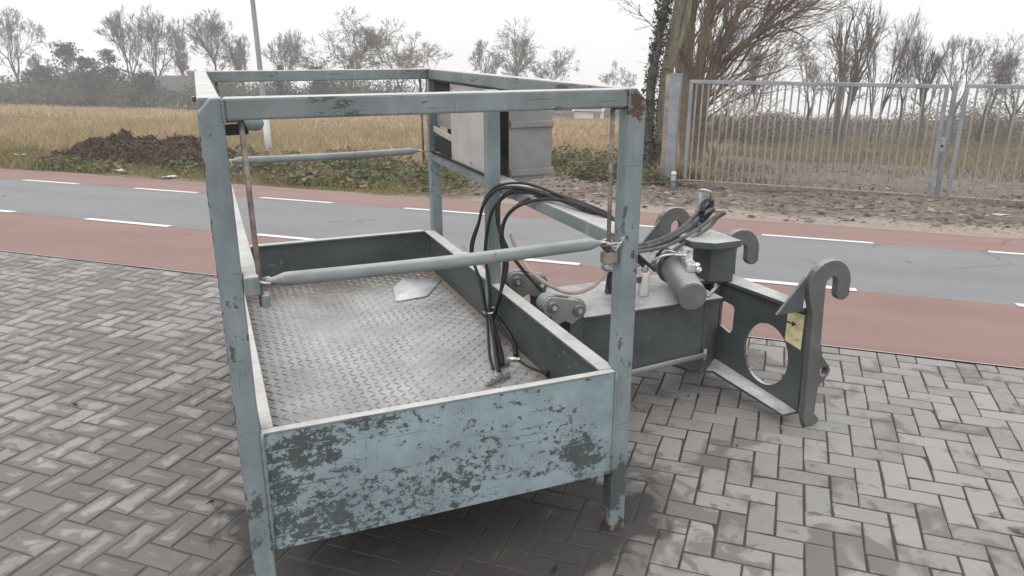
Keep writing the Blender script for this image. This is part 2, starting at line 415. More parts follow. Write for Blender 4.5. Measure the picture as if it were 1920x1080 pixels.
def col_mat(name, rough=.8, spec=.2, trans=0.0):
    n = NT(name); a = n.n('ShaderNodeAttribute', attribute_name='col')
    n.fin(a.outputs['Color'], rough, 0, spec)
    if trans:
        n.b.inputs['Subsurface Weight'].default_value = 0
        tr = n.n('ShaderNodeBsdfTranslucent'); n.set(tr.inputs['Color'], a.outputs['Color'])
        mx = n.n('ShaderNodeMixShader'); mx.inputs[0].default_value = trans
        n.t.links.new(n.b.outputs[0], mx.inputs[1]); n.t.links.new(tr.outputs[0], mx.inputs[2]); n.t.links.new(mx.outputs[0], n.out.inputs[0])
    return n.m
M['blade'] = col_mat('grass_blades', .8, .2, .3); M['leafcol'] = col_mat('leaves', .6, .3, .2); M['litter'] = col_mat('plant_litter', .9, .1)
def bark(name, a_, b_, scale=6):
    n = NT(name); c = n.coord('World')
    f = n.noise(n.mapv(c, (1, 1, .25)), scale * 3, 6, .7); t = n.noise(c, scale * .4, 4, .6)
    b = n.mix(n.ramp(f, .3, .7), a_, b_); b = n.mix(n.ramp(t, .52, .7, 0, .45), b, (.10, .115, .06))
    n.bump(f, .7, .03)
    return n.fin(b, .9, 0, .15)
M['bark'] = bark('grey_bark', (.075, .066, .058), (.16, .145, .125))
M['bark_pale'] = bark('pale_green_bark', (.14, .125, .09), (.27, .25, .19))
M['bark_brown'] = bark('brown_bark', (.17, .125, .08), (.34, .26, .175))
M['twig'] = simple('brown_twigs', (.115, .095, .080), .9, 0, .3, .5, 0, kind='World')
M['twig_red'] = simple('reddish_twigs', (.215, .165, .125), .9, 0, .3, .5, 0, kind='World')
M['twig_grey'] = simple('grey_twigs', (.125, .115, .105), .9, 0, .25, .5, 0, kind='World')
M['heap'] = None
def heap_mat():
    n = NT('rotting_leaf_heap'); p = n.coord('World')
    f = n.noise(p, 14, 8, .75); t = n.noise(p, 2.2, 5, .6)
    b = n.mix(n.ramp(f, .35, .68), (.028, .021, .017), (.125, .086, .062))
    b = n.mix(n.ramp(t, .45, .7, 0, .55), b, (.105, .066, .045))
    n.bump(f, 1.0, .06)
    return n.fin(b, .92, 0, .2)
M['heap'] = heap_mat()
M['plaster'] = simple('white_plaster', (.62, .61, .58), .8, 0, .1, 1, .1, kind='World')
M['brickwall'] = simple('brown_brick_wall', (.24, .16, .12), .85, 0, .2, 2, .2, kind='World')
M['roof'] = simple('dark_roof_tiles', (.10, .095, .092), .8, 0, .2, 2, .2, kind='World')
M['roof_red'] = simple('reddish_roof_tiles', (.21, .12, .09), .8, 0, .2, 2, .2, kind='World')
M['glass'] = simple('dark_window_glass', (.03, .035, .04), .15, 0, .1, 2, 0, kind='World')
M['paper'] = simple('grey_plastic_sheet', (.74, .74, .74), .35, 0, .10, 9, .3, .004, .5)


# ------------------------------------------------------------------ the yard: block paving in herringbone
def sheet(name, a0, a1, v0, v1, dz, mat, parent=None, na=1):
    m = MB()
    for i in range(na):
        b = len(m.v); x0, x1 = a0 + (a1 - a0) * i / na, a0 + (a1 - a0) * (i + 1) / na
        m.v += [tuple(land(x0, v0, dz)), tuple(land(x1, v0, dz)), tuple(land(x1, v1, dz)), tuple(land(x0, v1, dz))]
        m.face((b, b + 1, b + 2, b + 3))
    return m.build(name, mat, parent, fix=False)
rng = random.Random(11)
pavement = tag(sheet('pavement', -120, 60, -70, V_EDGE - .03, -.0042, M['joint']), kind='structure')

PW, PL, GAP = .095, .19, .0075
PANG = R(-20.0); PX = Vector((math.cos(PANG), math.sin(PANG), 0)); PY = Vector((-math.sin(PANG), math.cos(PANG), 0))
def brick_geo(hx, hy, seed=None):
    """a paver with chamfered top edges: 12 verts, 9 quads, around its centre, top at z 0"""
    c, z1, z2 = .0035, -.003, -.03
    v = [(sx * (hx - c), sy * (hy - c), 0) for sx, sy in ((-1, -1), (1, -1), (1, 1), (-1, 1))]
    v += [(sx * hx, sy * hy, z1) for sx, sy in ((-1, -1), (1, -1), (1, 1), (-1, 1))]
    v += [(sx * hx, sy * hy, z2) for sx, sy in ((-1, -1), (1, -1), (1, 1), (-1, 1))]
    r = max(0, hx - hy); v += [(-r, 0, .0003), (r, 0, .0003)]
    f = [(0, 1, 13, 12), (1, 2, 13), (2, 3, 12, 13), (3, 0, 12)]
    for i in range(4):
        j = (i + 1) % 4
        f += [(4 + i, 4 + j, j, i), (8 + i, 8 + j, 4 + j, 4 + i)]
    return v, f
def project(p):
    q = p - Vector((0, 0, CAM_H)); fw = q.y * math.cos(PITCH) - q.z * math.sin(PITCH)
    if fw < .05: return None
    return (960 + F_PX * q.x / fw, 540 + F_PX * (-q.y * math.sin(PITCH) - q.z * math.cos(PITCH)) / fw, fw)
def inside(x, y, poly):
    r = False; j = len(poly) - 1
    for i in range(len(poly)):
        (xi, yi), (xj, yj) = poly[i], poly[j]
        if (yi > y) != (yj > y) and x < (xj - xi) * (y - yi) / (yj - yi) + xi: r = not r
        j = i
    return r
HIDDEN = [(440, 560), (815, 440), (1080, 540), (1340, 545), (1510, 600), (1500, 790), (1330, 700), (1195, 690), (1160, 888), (520, 1036), (470, 1080), (430, 1080)]
bricks, cut_bricks = [], []
for i in range(-112, 84):
    for j in range(-20, 72):
        m = (i - j) % 4
        if m == 0: cx, cy, vert = i + 1.0, j + .5, False
        elif m == 3: cx, cy, vert = i + .5, j + 1.0, True
        else: continue
        p = PX * (cx * PW) + PY * (cy * PW); a, v = av(p)
        if v < -.9 or a < -9.3 or a > 6.6 or v > V_EDGE + .12: continue
        hx_, hy_ = (PW / 2, PL / 2) if vert else (PL / 2, PW / 2)
        if v > V_EDGE - .125:                                        # cut to the edge of the red lane
            g = GAP / 2; poly = [p + PX * (sx * (hx_ - g)) + PY * (sy * (hy_ - g)) for sx, sy in ((-1, -1), (1, -1), (1, 1), (-1, 1))]
            if max(av(q)[1] for q in poly) > V_EDGE - .012:
                cut = []; lim = V_EDGE - .012
                for k in range(4):
                    A_, B_ = poly[k], poly[(k + 1) % 4]; va, vb_ = av(A_)[1] - lim, av(B_)[1] - lim
                    if va <= 0: cut.append(A_)
                    if va * vb_ < 0: cut.append(A_ + (B_ - A_) * (va / (va - vb_)))
                if len(cut) > 2: cut_bricks.append((cut, rng.random()))
                continue
        pr = project(p); area = 0
        if pr and -10 < pr[0] < 1930 and 0 < pr[1] < 1090 and not inside(pr[0], pr[1], HIDDEN):
            el = math.atan2(CAM_H, max(p.y, .1)); area = math.sin(el) / pr[2] ** 2
        bricks.append((area, p, vert, rng.random(), rng.uniform(-.0016, .0012), rng.gauss(0, .005), rng.gauss(0, .005), rng.gauss(0, .009)))
bricks.sort(key=lambda b: -b[0])
hv, hf = brick_geo(PL / 2 - GAP / 2, PW / 2 - GAP / 2)
def worn(k):
    rg = random.Random(900 + k); out = []
    jx = [(rg.gauss(0, .0013), rg.gauss(0, .0013)) for _ in range(4)]; chip = rg.randrange(4) if rg.random() < .45 else -1
    for i, (x, y, z) in enumerate(hv):
        if i > 11: out.append((x, y, z - .0004)); continue
        c = i % 4; x += jx[c][0]; y += jx[c][1]
        if i < 4: z -= abs(rg.gauss(0, .0007))
        if c == chip and i < 8: x *= rg.uniform(.975, .99); y *= rg.uniform(.94, .98); z -= .0012
        out.append((x, y, z))
    return out
WORN = [worn(k) for k in range(10)]; bmes = []
for k in range(10):
    bme = bpy.data.meshes.new('paver'); bme.from_pydata(WORN[k], [], hf); bme.materials.append(M['paver']); bmes.append(bme)
    ca = bme.attributes.new('col', 'FLOAT_COLOR', 'POINT'); cc = np.zeros((14, 4), np.float32); cc[12:, 1] = 1; ca.data.foreach_set('color', cc.ravel())
def brick_matrix(b):
    _, p, vert, rn, dz, tx, ty, tz = b
    return Matrix.Translation((p.x, p.y, dz)) @ Matrix.Rotation(PANG + (math.pi / 2 if vert else 0) + tz, 4, 'Z') @ Matrix.Rotation(tx, 4, 'X') @ Matrix.Rotation(ty * .5, 4, 'Y')
for b in bricks[:300]:
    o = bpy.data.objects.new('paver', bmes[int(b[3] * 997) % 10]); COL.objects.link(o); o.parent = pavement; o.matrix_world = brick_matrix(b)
gv, gf, gc = [], [], []
for b in bricks[300:]:
    mt = brick_matrix(b); k = len(gv)
    gv += [tuple(mt @ Vector(q)) for q in WORN[int(b[3] * 997) % 10]]; gf += [tuple(k + i for i in q) for q in hf]; gc += [(b[3], 0)] * 12 + [(b[3], 1)] * 2
for cut, rn in cut_bricks:
    k = len(gv); n_ = len(cut); gv += [(q.x, q.y, -.001) for q in cut] + [(q.x, q.y, -.03) for q in cut]; gc += [(rn, .4)] * (2 * n_)
    gf.append(tuple(range(k, k + n_))); gf += [(k + n_ + i, k + n_ + (i + 1) % n_, k + (i + 1) % n_, k + i) for i in range(n_)]
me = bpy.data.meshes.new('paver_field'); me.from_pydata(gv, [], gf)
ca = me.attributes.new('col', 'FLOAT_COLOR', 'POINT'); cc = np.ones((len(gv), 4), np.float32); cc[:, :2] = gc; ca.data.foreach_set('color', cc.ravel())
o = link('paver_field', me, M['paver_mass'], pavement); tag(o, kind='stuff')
# a row of kerb blocks, flush, between paving and red lane
kerb = tag(sheet('kerb_base', -120, 60, V_EDGE - .03, V_EDGE + .05, -.012, M['joint']), kind='structure')

# ------------------------------------------------------------------ road on the falling land
V1, V2, V3 = 5.84, 8.20, 9.36
lane1 = tag(sheet('cycle_lane', -120, 60, V_EDGE + .015, V1, 0, M['red']), kind='structure')
road = tag(sheet('road', -120, 60, V1, V2, 0, M['asphalt']), kind='structure')
def wavy_strip(name, v0, v1, amp, mat):
    m = MB(); n = 400
    for i in range(n + 1):
        a = -120 + 180 * i / n
        w = amp * mnoise.noise(Vector((a * .9, 3.3, 0))) + amp * .6 * mnoise.noise(Vector((a * 3.1, 7, 0)))
        m.v += [tuple(land(a, v0)), tuple(land(a, v1 + w))]
    for i in range(n): m.face((2 * i, 2 * i + 2, 2 * i + 3, 2 * i + 1))
    return m.build(name, mat, fix=False)
lane2 = tag(wavy_strip('cycle_lane', V2, V3, .13, M['red']), kind='structure')
mk = MB(); mk.v = [(0, -.05, 0), (1.08, -.05, 0), (1.08, .05, 0), (0, .05, 0)]; mk.face((0, 1, 2, 3)); mkm = mk.mesh('lane_marking', False); mkm.materials.append(M['marking'])
sl = math.atan(SLOPE)
for v, a0 in ((V1 + .0, -6.71), (V2 + .02, -6.34)):
    for k in range(-18, 14):
        o = bpy.data.objects.new('lane_marking', mkm); COL.objects.link(o); o.parent = road
        p = land(a0 + 2.105 * k, v, .005)
        o.matrix_world = Matrix.Translation(p) @ Matrix.Rotation(ROAD_A, 4, 'Z') @ Matrix.Rotation(-sl, 4, 'X')

# ------------------------------------------------------------------ the verge and fields beyond
def gnoise(a, v):
    return mnoise.noise(Vector((a * .35, v * .35, 0))) * .10 + mnoise.noise(Vector((a * 1.3, v * 1.3, 5))) * .045 + mnoise.noise(Vector((a * 4.1, v * 4.1, 9))) * .018
def ground_dz(a, v):
    e = min(1.0, max(0.0, (v - 9.2) / 1.2))
    k = e
    return -.03 + e * .02 + gnoise(a, v) * (.25 + .75 * e) * (1.0 if v > 9.6 else .5)
av_, vv_ = [], []
x = -320.0
while x < 320: av_.append(x); x += .16 if -16 < x < 6 else (.6 if -40 < x < 25 else 9.0)
y = 9.0
while y < 520: vv_.append(y); y += .14 if y < 17 else (.6 if y < 40 else (4 if y < 110 else 25))
m = MB(); gcol = []
def sig(x): return 1 / (1 + math.exp(-max(-40, min(40, x))))
def bare(a, v):
    b = sig((a + 4.6 + .5 * math.sin(v * 1.7)) * 2.5)
    if v > 14.2 and a < -2.0: b *= math.exp(-(v - 14.2) * .9)
    if a >= -2.0 and v > 18.5: b *= math.exp(-(v - 18.5) * .2)
    edge = math.exp(-((v - 9.35) / .38) ** 2) * .85
    return max(b, edge)
for vv in vv_:
    for aa in av_:
        m.v.append(tuple(land(aa, vv, ground_dz(aa, vv) if vv < 120 else -.03)))
        s = math.exp(-((vv - 9.3) / 1.15) ** 2) * sig((aa + 4.0) * 2.2)
        gcol.append((bare(aa, vv), s, 0, 1))
na = len(av_)
for j in range(len(vv_) - 1):
    for i in range(na - 1): m.face((j * na + i, j * na + i + 1, (j + 1) * na + i + 1, (j + 1) * na + i), True)
ground = tag(m.build('ground', M['ground'], fix=False), kind='structure')
ca = ground.data.attributes.new('col', 'FLOAT_COLOR', 'POINT'); ca.data.foreach_set('color', np.array(gcol, np.float32).ravel())

# ------------------------------------------------------------------ the work platform
plat = tag(empty('work_platform', (-.7309, 1.7858, 0), .3844),
           'scraped blue-grey steel work platform cage with hooked coupling arm, standing on the block paving', 'work platform')
def tubebox(name, x0, x1, y0, y1, z0, z1, mat='paint', parent=plat, bevel=.006):
    return MB().box(x0, x1, y0, y1, z0, z1).build(name, M[mat], parent, bevel)
CH = .032                                                            # cut corners at the tops of the end frames
def end_post(name, x0, x1, y0, out):
    xo, xi = (x0, x1) if out < 0 else (x1, x0); s = -out
    poly = [(xo, 0), (xi, 0), (xi, H), (xo + s * CH, H), (xo, H - CH * 1.1)]
    return MB().prism(poly, 'y', y0, y0 + T).build(name, M['paint'], plat, .005)
def foot_wear(): pass
p_fl = end_post('post', 0, T, 0, -1); p_fr = end_post('post', W - T, W, 0, 1)
p_bl = end_post('post', 0, T, D - T, -1); p_br = end_post('post', W - T, W, D - T, 1)
p_fr['label'] = 'corner post with rusted top and foot'
G = .0015
tubebox('top_rail', T + G, W - T - G, .001, T - .001, H - .054, H - .001, 'paint_top')
tubebox('top_rail', T + G, W - T - G, D - T + .001, D - .001, H - .054, H - .001, 'paint_top')
tubebox('top_rail', .002, T - .002, T + G, D - T - G, H - .055, H - .0015, 'paint_top')
tubebox('top_rail', W - T + .002, W - .002, T + G, D - T - G, H - .055, H - .0015, 'paint_top')
tubebox('mid_rail', T + .001, T + .040, -.004, D - T - G, .992, 1.045, 'paint_top')
tubebox('mid_rail', W - T + .002, W + .030, T + G, D - T - G, .998, 1.046, 'paint_top')
mp = MB().box(W - T - .056, W - T - .001, 1.02, 1.078, .405, H - .056).build('post', M['paint'], plat, .005)
for k, (xa, za, xb, zb) in enumerate(((T, H - .056, T, H - .004), (W - T, H - .056, W - T, H - .004), (W - T - .001, Z0_ := .230, W - T - .001, .60))):
    MB().tube([(xa, -.0005, za + (zb - za) * i / 14) for i in range(15)], [.0042 + .0014 * math.sin(i * 2.4 + k) for i in range(15)], 6).build('weld_bead', M['paint'], plat)
for xa, xb in ((T + .004, T + .034), (W - T - .034, W - T - .004)):
    MB().tube([(xa + (xb - xa) * i / 8, .02, H - .0565) for i in range(9)], [.004 + .0016 * math.sin(i * 2.2) for i in range(9)], 6).build('weld_bead', M['rusty'], plat)
# bolts on the outer face of the rear post
MB().tube([(-.004, D - .03, H - .13), (-.022, D - .03, H - .13)], .014, 8).build('bolt', M['paint'], p_bl)
# tray: sheet panels with folded lips
Z0, Z1, ZF = .230, .602, .375
tubebox('front_panel', T + .001, W - T - .001, .004, .010, Z0, Z1 - .002, 'panel', bevel=.001)
def lip(name, x0, x1, y0, y1, mat='paint_top'): return tubebox(name, x0, x1, y0, y1, Z1 - .006, Z1 + .002, mat, bevel=.002)
lip('lip', T + .002, W - T - .002, .002, .030)
tubebox('back_panel', T + .001, W - T - .001, D - .016, D - .010, Z0, Z1 - .008, 'grey', bevel=.001)
lip('lip', T + .002, W - T - .050, D - .042, D - .004)
tubebox('side_panel', .066, .072, T + .001, D - T - .001, Z0, Z1 - .008, 'grey', bevel=.001)
lip('lip', .062, .094, .032, D - .044)
tubebox('side_panel', W - T - .010, W - T - .004, T + .001, D - T - .001, Z0, Z1 - .008, 'grey', bevel=.001)
lip('lip', W - T - .046, W - T + .010, .032, D - .044)
# corner gussets inside and weld bead beside the front post
MB().tube([(T + .004, -.001, z) for z in np.linspace(Z0, Z1, 24)], [.0055 + .0012 * math.sin(k * 2.1) for k in range(24)], 6).build('weld_bead', M['paint'], plat)
fl = tubebox('floor_plate', .072, W - T - .011, .011, D - .017, ZF - .006, ZF, 'floor', bevel=0)
tm = MB(); pitch = .035
r2 = random.Random(5)
for i in range(int((W - T - .09) / pitch)):
    for j in range(int((D - .05) / pitch)):
        x, y = .092 + i * pitch, .03 + j * pitch
        a = R(45 if (i + j) % 2 else -45); ca_, sa_ = math.cos(a), math.sin(a); b = len(tm.v)
        for u, w, z in ((-.0185, 0, 0), (0, -.0055, 0), (.0185, 0, 0), (0, .0055, 0), (-.011, 0, .0024), (0, -.0024, .0028), (.011, 0, .0024), (0, .0024, .0028)):
            tm.v.append((x + u * ca_ - w * sa_, y + u * sa_ + w * ca_, ZF + .0003 + z))
        for q in ((0, 1, 5, 4), (1, 2, 6, 5), (2, 3, 7, 6), (3, 0, 4, 7), (4, 5, 6, 7)): tm.face(tuple(b + k for k in q))
tag(tm.build('tread_pattern', M['tread'], fl, fix=False), kind='stuff')
# cross beams under the tray
for yy in (.35, 1.05, 1.75): tubebox('floor_beam', .073, W - T - .012, yy, yy + .05, Z0 + .03, ZF - .007, 'grey', bevel=.004)

# sliding safety bars with their guide rods
def safety_bar(y, z, zl, xa, xb):
    n = 60; pts, rad, flt = [], [], []
    for k in range(n + 1):
        t = k / n; x = xa + (xb - xa) * t; e = min(t, 1 - t) * (xb - xa)
        f = min(1, max(0, (e - .006) / .05)); f = f * f * (3 - 2 * f)
        pts.append((x, y, zl + (z - zl) * t - .006 * math.sin(math.pi * t))); rad.append(.0125 + .0065 * f); flt.append(.45 + .55 * f)
    o = MB().tube(pts, rad, 16, flat=flt).build('safety_bar', M['pipe'], plat)
    for x, zz in ((xa - .004, zl), (xb + .004, z)):                 # the eye that rides on the rod
        ring = [(x + .021 * math.cos(a), y + .017 * math.sin(a), zz + .004 * math.sin(a * 2)) for a in np.linspace(0, 2 * math.pi, 15)]
        MB().tube(ring, .0042, 6, caps=False).build('eye', M['steel'], o)
    return o
safety_bar(.028, 1.030, 1.022, .112, 1.104); safety_bar(D - .03, 1.052, 1.050, .112, 1.104)
for y in (.028, D - .03):
    for x in (.098, 1.116):
        MB().tube([(x - .002, y, H - .056), (x, y, 1.2), (x + .002, y, .955 if x < .5 else 1.0)], .0068, 8).build('guide_rod', M['rusty'], plat)
tubebox('stop_block', T + .0405, T + .062, .008, .05, .955, .988, 'paint', bevel=.004)
tubebox('stop_block', W - T - .052, W - T - .003, .012, .048, .960, .998, 'rusty', bevel=.006)
# latch lever under the left top rail
lv = MB().bar((T + .002, .30, 1.380), (.125, .30, 1.382), .012, .030).build('latch_lever', M['black'], plat, .003)
MB().tube([(.118, .30, 1.392), (.126, .30, 1.395), (.150, .30, 1.395), (.162, .30, 1.393), (.168, .30, 1.392)], [.012, .019, .021, .015, .004], 14).build('knob', M['pipe'], lv)
# wire clips and a bent wire by the right end of the front bar
for k in range(3):
    MB().tube([(W - T - .06 + .01 * k, .02, 1.02 + .006 * k), (W - T - .03, -.012, 1.035 - .012 * k), (W - T + .004, -.004, 1.03 + .01 * k), (W - T - .02, .03, 1.0 + .008 * k)], .003, 5).build('tie_wire', M['steel'], plat)

# control box hung outside the right rails
cb = MB()
y0, y1, x0, x1 = 1.16, 2.06, W + .034, W + .240
cb.prism([(x0, .995), (x1, 1.05), (x1, 1.30), (x1 - .005, 1.432), (x0, 1.436)], 'y', y0, y0 + .004)
cb.prism([(x0, .995), (x1, 1.05), (x1, 1.30), (x1 - .005, 1.432), (x0, 1.436)], 'y', y1 - .004, y1)
cb.box(x1 - .004, x1 - .0005, y0 + .0045, y1 - .0045, 1.052, 1.43)
cb.prism([(x0 + .001, .9965), (x1 - .005, 1.0495), (x1 - .005, 1.0525), (x0 + .001, .9995)], 'y', y0 + .0045, y1 - .0045)
cb.box(x0 + .001, x1 - .006, y0 + .0045, y1 - .0045, 1.427, 1.430)
box_o = cb.build('control_box', M['stainless_dull'], plat, 0)
for z in (1.272, 1.062):
    MB().prism([(y0 - .0135, z - .013), (y0 - .0005, z - .017), (y0 - .0005, z + .017), (y0 - .0135, z + .013)], 'x', x0 + .004, x1 + .004).build('ridge', M['stainless_dull'], box_o, .002)
MB().box(W - .048, W - .044, 1.10, 1.735, 1.052, 1.424).build('inner_panel_or_shade', M['stainless'], box_o, .001)
for yy_ in (1.13, 1.43, 1.71):
    for zz_ in (1.075, 1.40): MB().tube([(W - .0485, yy_, zz_), (W - .0525, yy_, zz_)], .006, 8).build('screw', M['galv'], box_o)
MB().box(W - .046, W - .043, 1.745, 2.02, 1.335, 1.424).build('inner_panel_or_shade', M['black'], box_o, 0)  # black sheet standing in for the shaded inside of the box
MB().box(W - .02, W - .015, 1.75, 2.07, 1.19, 1.32).build('inner_panel_or_shade', M['stainless_dull'], box_o, 0)
MB().bar((W - .045, 1.74, 1.155), (W - .045, 2.04, 1.175), .012, .03).build('bracket', M['stainless'], box_o, .002)
MB().box(W - .05, W + .1, 1.745, 2.03, 1.06, 1.135).build('hollow_shade', M['black'], box_o, .004)  # black block painted as the shade inside the open box
MB().tube([(W - .07, 2.045, 1.05), (W - .07, 2.05, 1.43)], .006, 6).build('hinge_rod', M['galv'], box_o)
MB().bar((W - .055, 1.12, 1.0485), (W - .055, 2.06, 1.0485), .02, .006).build('seal_strip', M['black'], box_o)
MB().bar((W - .055, 1.09, 1.4265), (W - .055, 2.06, 1.4265), .02, .005).build('seal_strip', M['black'], box_o)

# ---- coupling arm: box beam, hinge links, web plates, hooks
Yc = .91
arm = MB().box(1.375, 2.02, .722, 1.098, .225, .505).build('coupling_arm', M['arm'], plat, .006)
MB().box(1.36, 2.10, .700, 1.120, .506, .518).build('top_plate', M['arm'], arm, .003)
MB().tube([(1.25, .705, .205), (1.62, .705, .222), (2.035, .708, .245)], .013, 8).build('lower_pipe', M['cyl'], arm)
MB().box(2.022, 2.036, .700, .720, .225, .275).build('pipe_clamp', M['steel'], arm, .003)
for yh in (.72, 1.10):
    hl = MB()
    pA, pB = (1.242, .590), (1.358, .562)
    for s in (-1, 1):
        ys = yh + s * .030
        loop = []
        for k in range(9): a = R(100 + 160 * k / 8); loop.append((pA[0] + .042 * math.cos(a), pA[1] + .042 * math.sin(a)))
        loop += [(1.262, .505), (1.30, .520), (1.335, .50)]
        for k in range(9): a = R(-80 + 160 * k / 8); loop.append((pB[0] + .040 * math.cos(a), pB[1] + .040 * math.sin(a)))
        hl.prism(loop, 'y', ys - .008, ys + .008)
    ho = hl.build('hinge_link', M['cyl'], plat, .003)
    for (hx, hz), rr in ((pA, .022), (pB, .023)):
        MB().tube([(hx, yh - .052, hz), (hx, yh + .052, hz)], rr, 18).build('pin', M['hook'], ho, .003)
        MB().tube([(hx, yh - .060, hz), (hx, yh - .0525, hz)], rr * .45, 10).build('grease_nipple', M['steel'], ho)
        MB().tube([(hx, yh - .021, hz), (hx, yh + .021, hz)], rr + .022, 18).build('sleeve', M['cyl'], ho, .003)
    # ears welded to arm and to tray
    MB().prism([(1.335, .38), (1.395, .38), (1.398, .54), (1.38, .58), (1.345, .58), (1.328, .54)], 'y', yh - .0195, yh + .0195).build('ear', M['arm'], arm, .004)
    MB().prism([(W - T - .003, .40), (W - T + .05, .40), (1.275, .55), (1.262, .602), (1.225, .602), (1.214, .56)], 'y', yh - .0185, yh + .0185).build('ear', M['hook'], plat, .004)

def hook_loop(foot):
    """hook plate outline in (x,z): hooks open downwards on the far side"""
    L = []
    cx, cz, ro, ri = 2.352, .648, .112, .030
    for k in range(15):
        a = R(180 - 190 * k / 14); L.append((cx + ro * math.cos(a) * (1.0 if k < 8 else .98), cz + ro * math.sin(a)))
    for k in range(7):                                              # rounded tip
        a = R(-10 - 160 * k / 6); L.append((2.428 + .036 * math.cos(a), .612 + .034 * math.sin(a)))
    for k in range(9):                                              # throat
        a = R(0 + 180 * k / 8); L.append((cx + .008 + .032 * math.cos(a), .654 + .034 * math.sin(a)))
    if foot:
        L += [(2.330, .60), (2.342, .40), (2.352, .370), (2.358, .335)]
        L += [(2.408, .278), (2.416, .257), (2.408, .236), (2.360, .185), (2.358, .06), (2.388, .030), (2.386, .012), (2.350, .004), (2.316, .004), (2.300, .05), (2.288, .30), (2.276, .53), (2.250, .60)]
    else:
        L += [(2.328, .60), (2.332, .50), (2.252, .50), (2.246, .60)]
    return L
def circle(c, r, n=18, rz=None): return [(c[0] + r * math.cos(2 * math.pi * k / n), c[1] + (rz or r) * math.sin(2 * math.pi * k / n)) for k in range(n)]
for yh, foot in ((.336, True), (.915, False), (1.478, True)):
    lp = [hook_loop(foot)]
    if foot: lp.append(circle((2.380, .257), .023, 14))
    bm = holed_plate(lp, .034); me = bpy.data.meshes.new('hook_plate'); bm.to_mesh(me); bm.free()
    o = link('hook_plate', me, M['hook'], arm); o.location = (0, yh, 0)
    mo = o.modifiers.new('bevel', 'BEVEL'); mo.width = .004; mo.segments = 2; mo.limit_method = 'ANGLE'; mo.angle_limit = R(50)
def web(PA, PB, flip, hole=True):
    PA, PB = Vector(PA), Vector(PB); L = (PB - PA).length; d = (PB - PA) / L; nrm_ = Vector((-d.y, d.x)) * flip
    lp = [[(0, .13), (L, .055), (L, .535), (0, .525)]]
    if hole:
        lp.append(circle((.305, .262), .124, 40, .146))
        sl_ = []
        for (qx, qz), a0 in (((.082, .412), 0), ((.040, .418), 90), ((.040, .330), 180), ((.080, .315), 270)):
            for k in range(5): a = R(a0 + 90 * k / 4); sl_.append((qx + .022 * math.cos(a), qz + .022 * math.sin(a)))
        lp.append(sl_)
    bm = holed_plate(lp, .014 * flip); me = bpy.data.meshes.new('web_plate')
    bmesh.ops.recalc_face_normals(bm, faces=bm.faces)
    bm.to_mesh(me); bm.free()
    ang = math.atan2(d.y, d.x)
    o = link('web_plate', me, M['arm'], arm); o.location = (PA.x, PA.y, 0); o.rotation_euler = (0, 0, ang)
    return o, L
wb, WL = web((2.215, .880), (2.302, .384), 1)
wb2, _ = web((2.215, .940), (2.302, 1.438), -1)
# short folded wall between beam and web
MB().prism([(2.021, .728), (2.036, .718), (2.218, .868), (2.212, .882)], 'z', .14, .525).build('fold_plate', M['arm'], arm, .002)
MB().prism([(2.021, 1.092), (2.036, 1.102), (2.218, .952), (2.212, .938)], 'z', .14, .525).build('fold_plate', M['arm'], arm, .002)
# flanges above and below
MB().prism([(2.105, .875), (2.205, .850), (2.262, .385), (2.345, .385), (2.315, .80), (2.315, 1.02), (2.345, 1.437), (2.262, 1.437), (2.205, .97), (2.105, .945)], 'z', .5275, .546).build('top_flange', M['arm'], arm, .003)
def bottom_flange(s):
    f = lambda y: Yc + (y - Yc) * s
    m = MB(); pl = [(2.02, f(.96), .118), (1.99, f(.90), .118), (2.03, f(.80), .118), (2.13, f(.765), .112), (2.225, f(.384), .045), (2.33, f(.384), .045), (2.31, f(.91), .12)]
    b = len(pl)
    for dz in (0, .014): m.v += [(x, y, z + dz) for x, y, z in pl]
    m.face(tuple(range(b))); m.face(tuple(b + i for i in reversed(range(b))))
    for i in range(b): j = (i + 1) % b; m.face((i, b + i, b + j, j))
    return m.build('bottom_flange', M['arm'], arm, .002)
bottom_flange(1); bottom_flange(-1)
# gusset behind the near hook and the centre column with its cap plate
for yh in (.352, 1.452): MB().prism([(2.10, .548), (2.235, .548), (2.235, .70)], 'y', yh, yh + .014).build('gusset', M['arm'], arm, .002)
MB().prism([(2.12, .84), (2.225, .80), (2.225, .905), (2.225, 1.02), (2.12, .98)], 'z', .5465, .715).build('centre_column', M['arm'], arm, .004)
MB().prism([(2.02, .86), (2.10, .79), (2.25, .79), (2.25, 1.03), (2.10, 1.03), (2.02, .96)], 'z', .7155, .748).build('cap_plate', M['arm'], arm, .004)
# yellow label with arrow on the near web, in the web's own plane
lab = MB()
lab.v = [(.400, -.0015, .505), (.400, -.0015, .362), (.486, -.0015, .345), (.486, -.0015, .505)]; lab.face((0, 1, 2, 3))
lo = lab.build('warning_label', M['yellow'], arm, fix=False); lo.location = wb.location; lo.rotation_euler = wb.rotation_euler; lo['label'] = 'faded yellow label with a black arrow'
ar = MB(); z = .450
ar.v = [(.400, -.003, z + .004), (.400, -.003, z - .003), (.428, -.003, z - .003), (.426, -.003, z - .014), (.452, -.003, z + .001), (.428, -.003, z + .012), (.429, -.003, z + .004)]; ar.face(tuple(range(7)))
def on_web(o): o.location = wb.location; o.rotation_euler = wb.rotation_euler
on_web(ar.build('printed_arrow', M['ink'], arm, fix=False))
for (u, w, a, b) in ((.408, .492, .006, .005), (.455, .385, .016, .003), (.452, .378, .012, .002)):
    q = MB(); q.v = [(u, -.003, w), (u + a, -.003, w), (u + a, -.003, w + b), (u, -.003, w + b)]; q.face((0, 1, 2, 3))
    on_web(q.build('printed_mark', M['ink'], arm, fix=False))

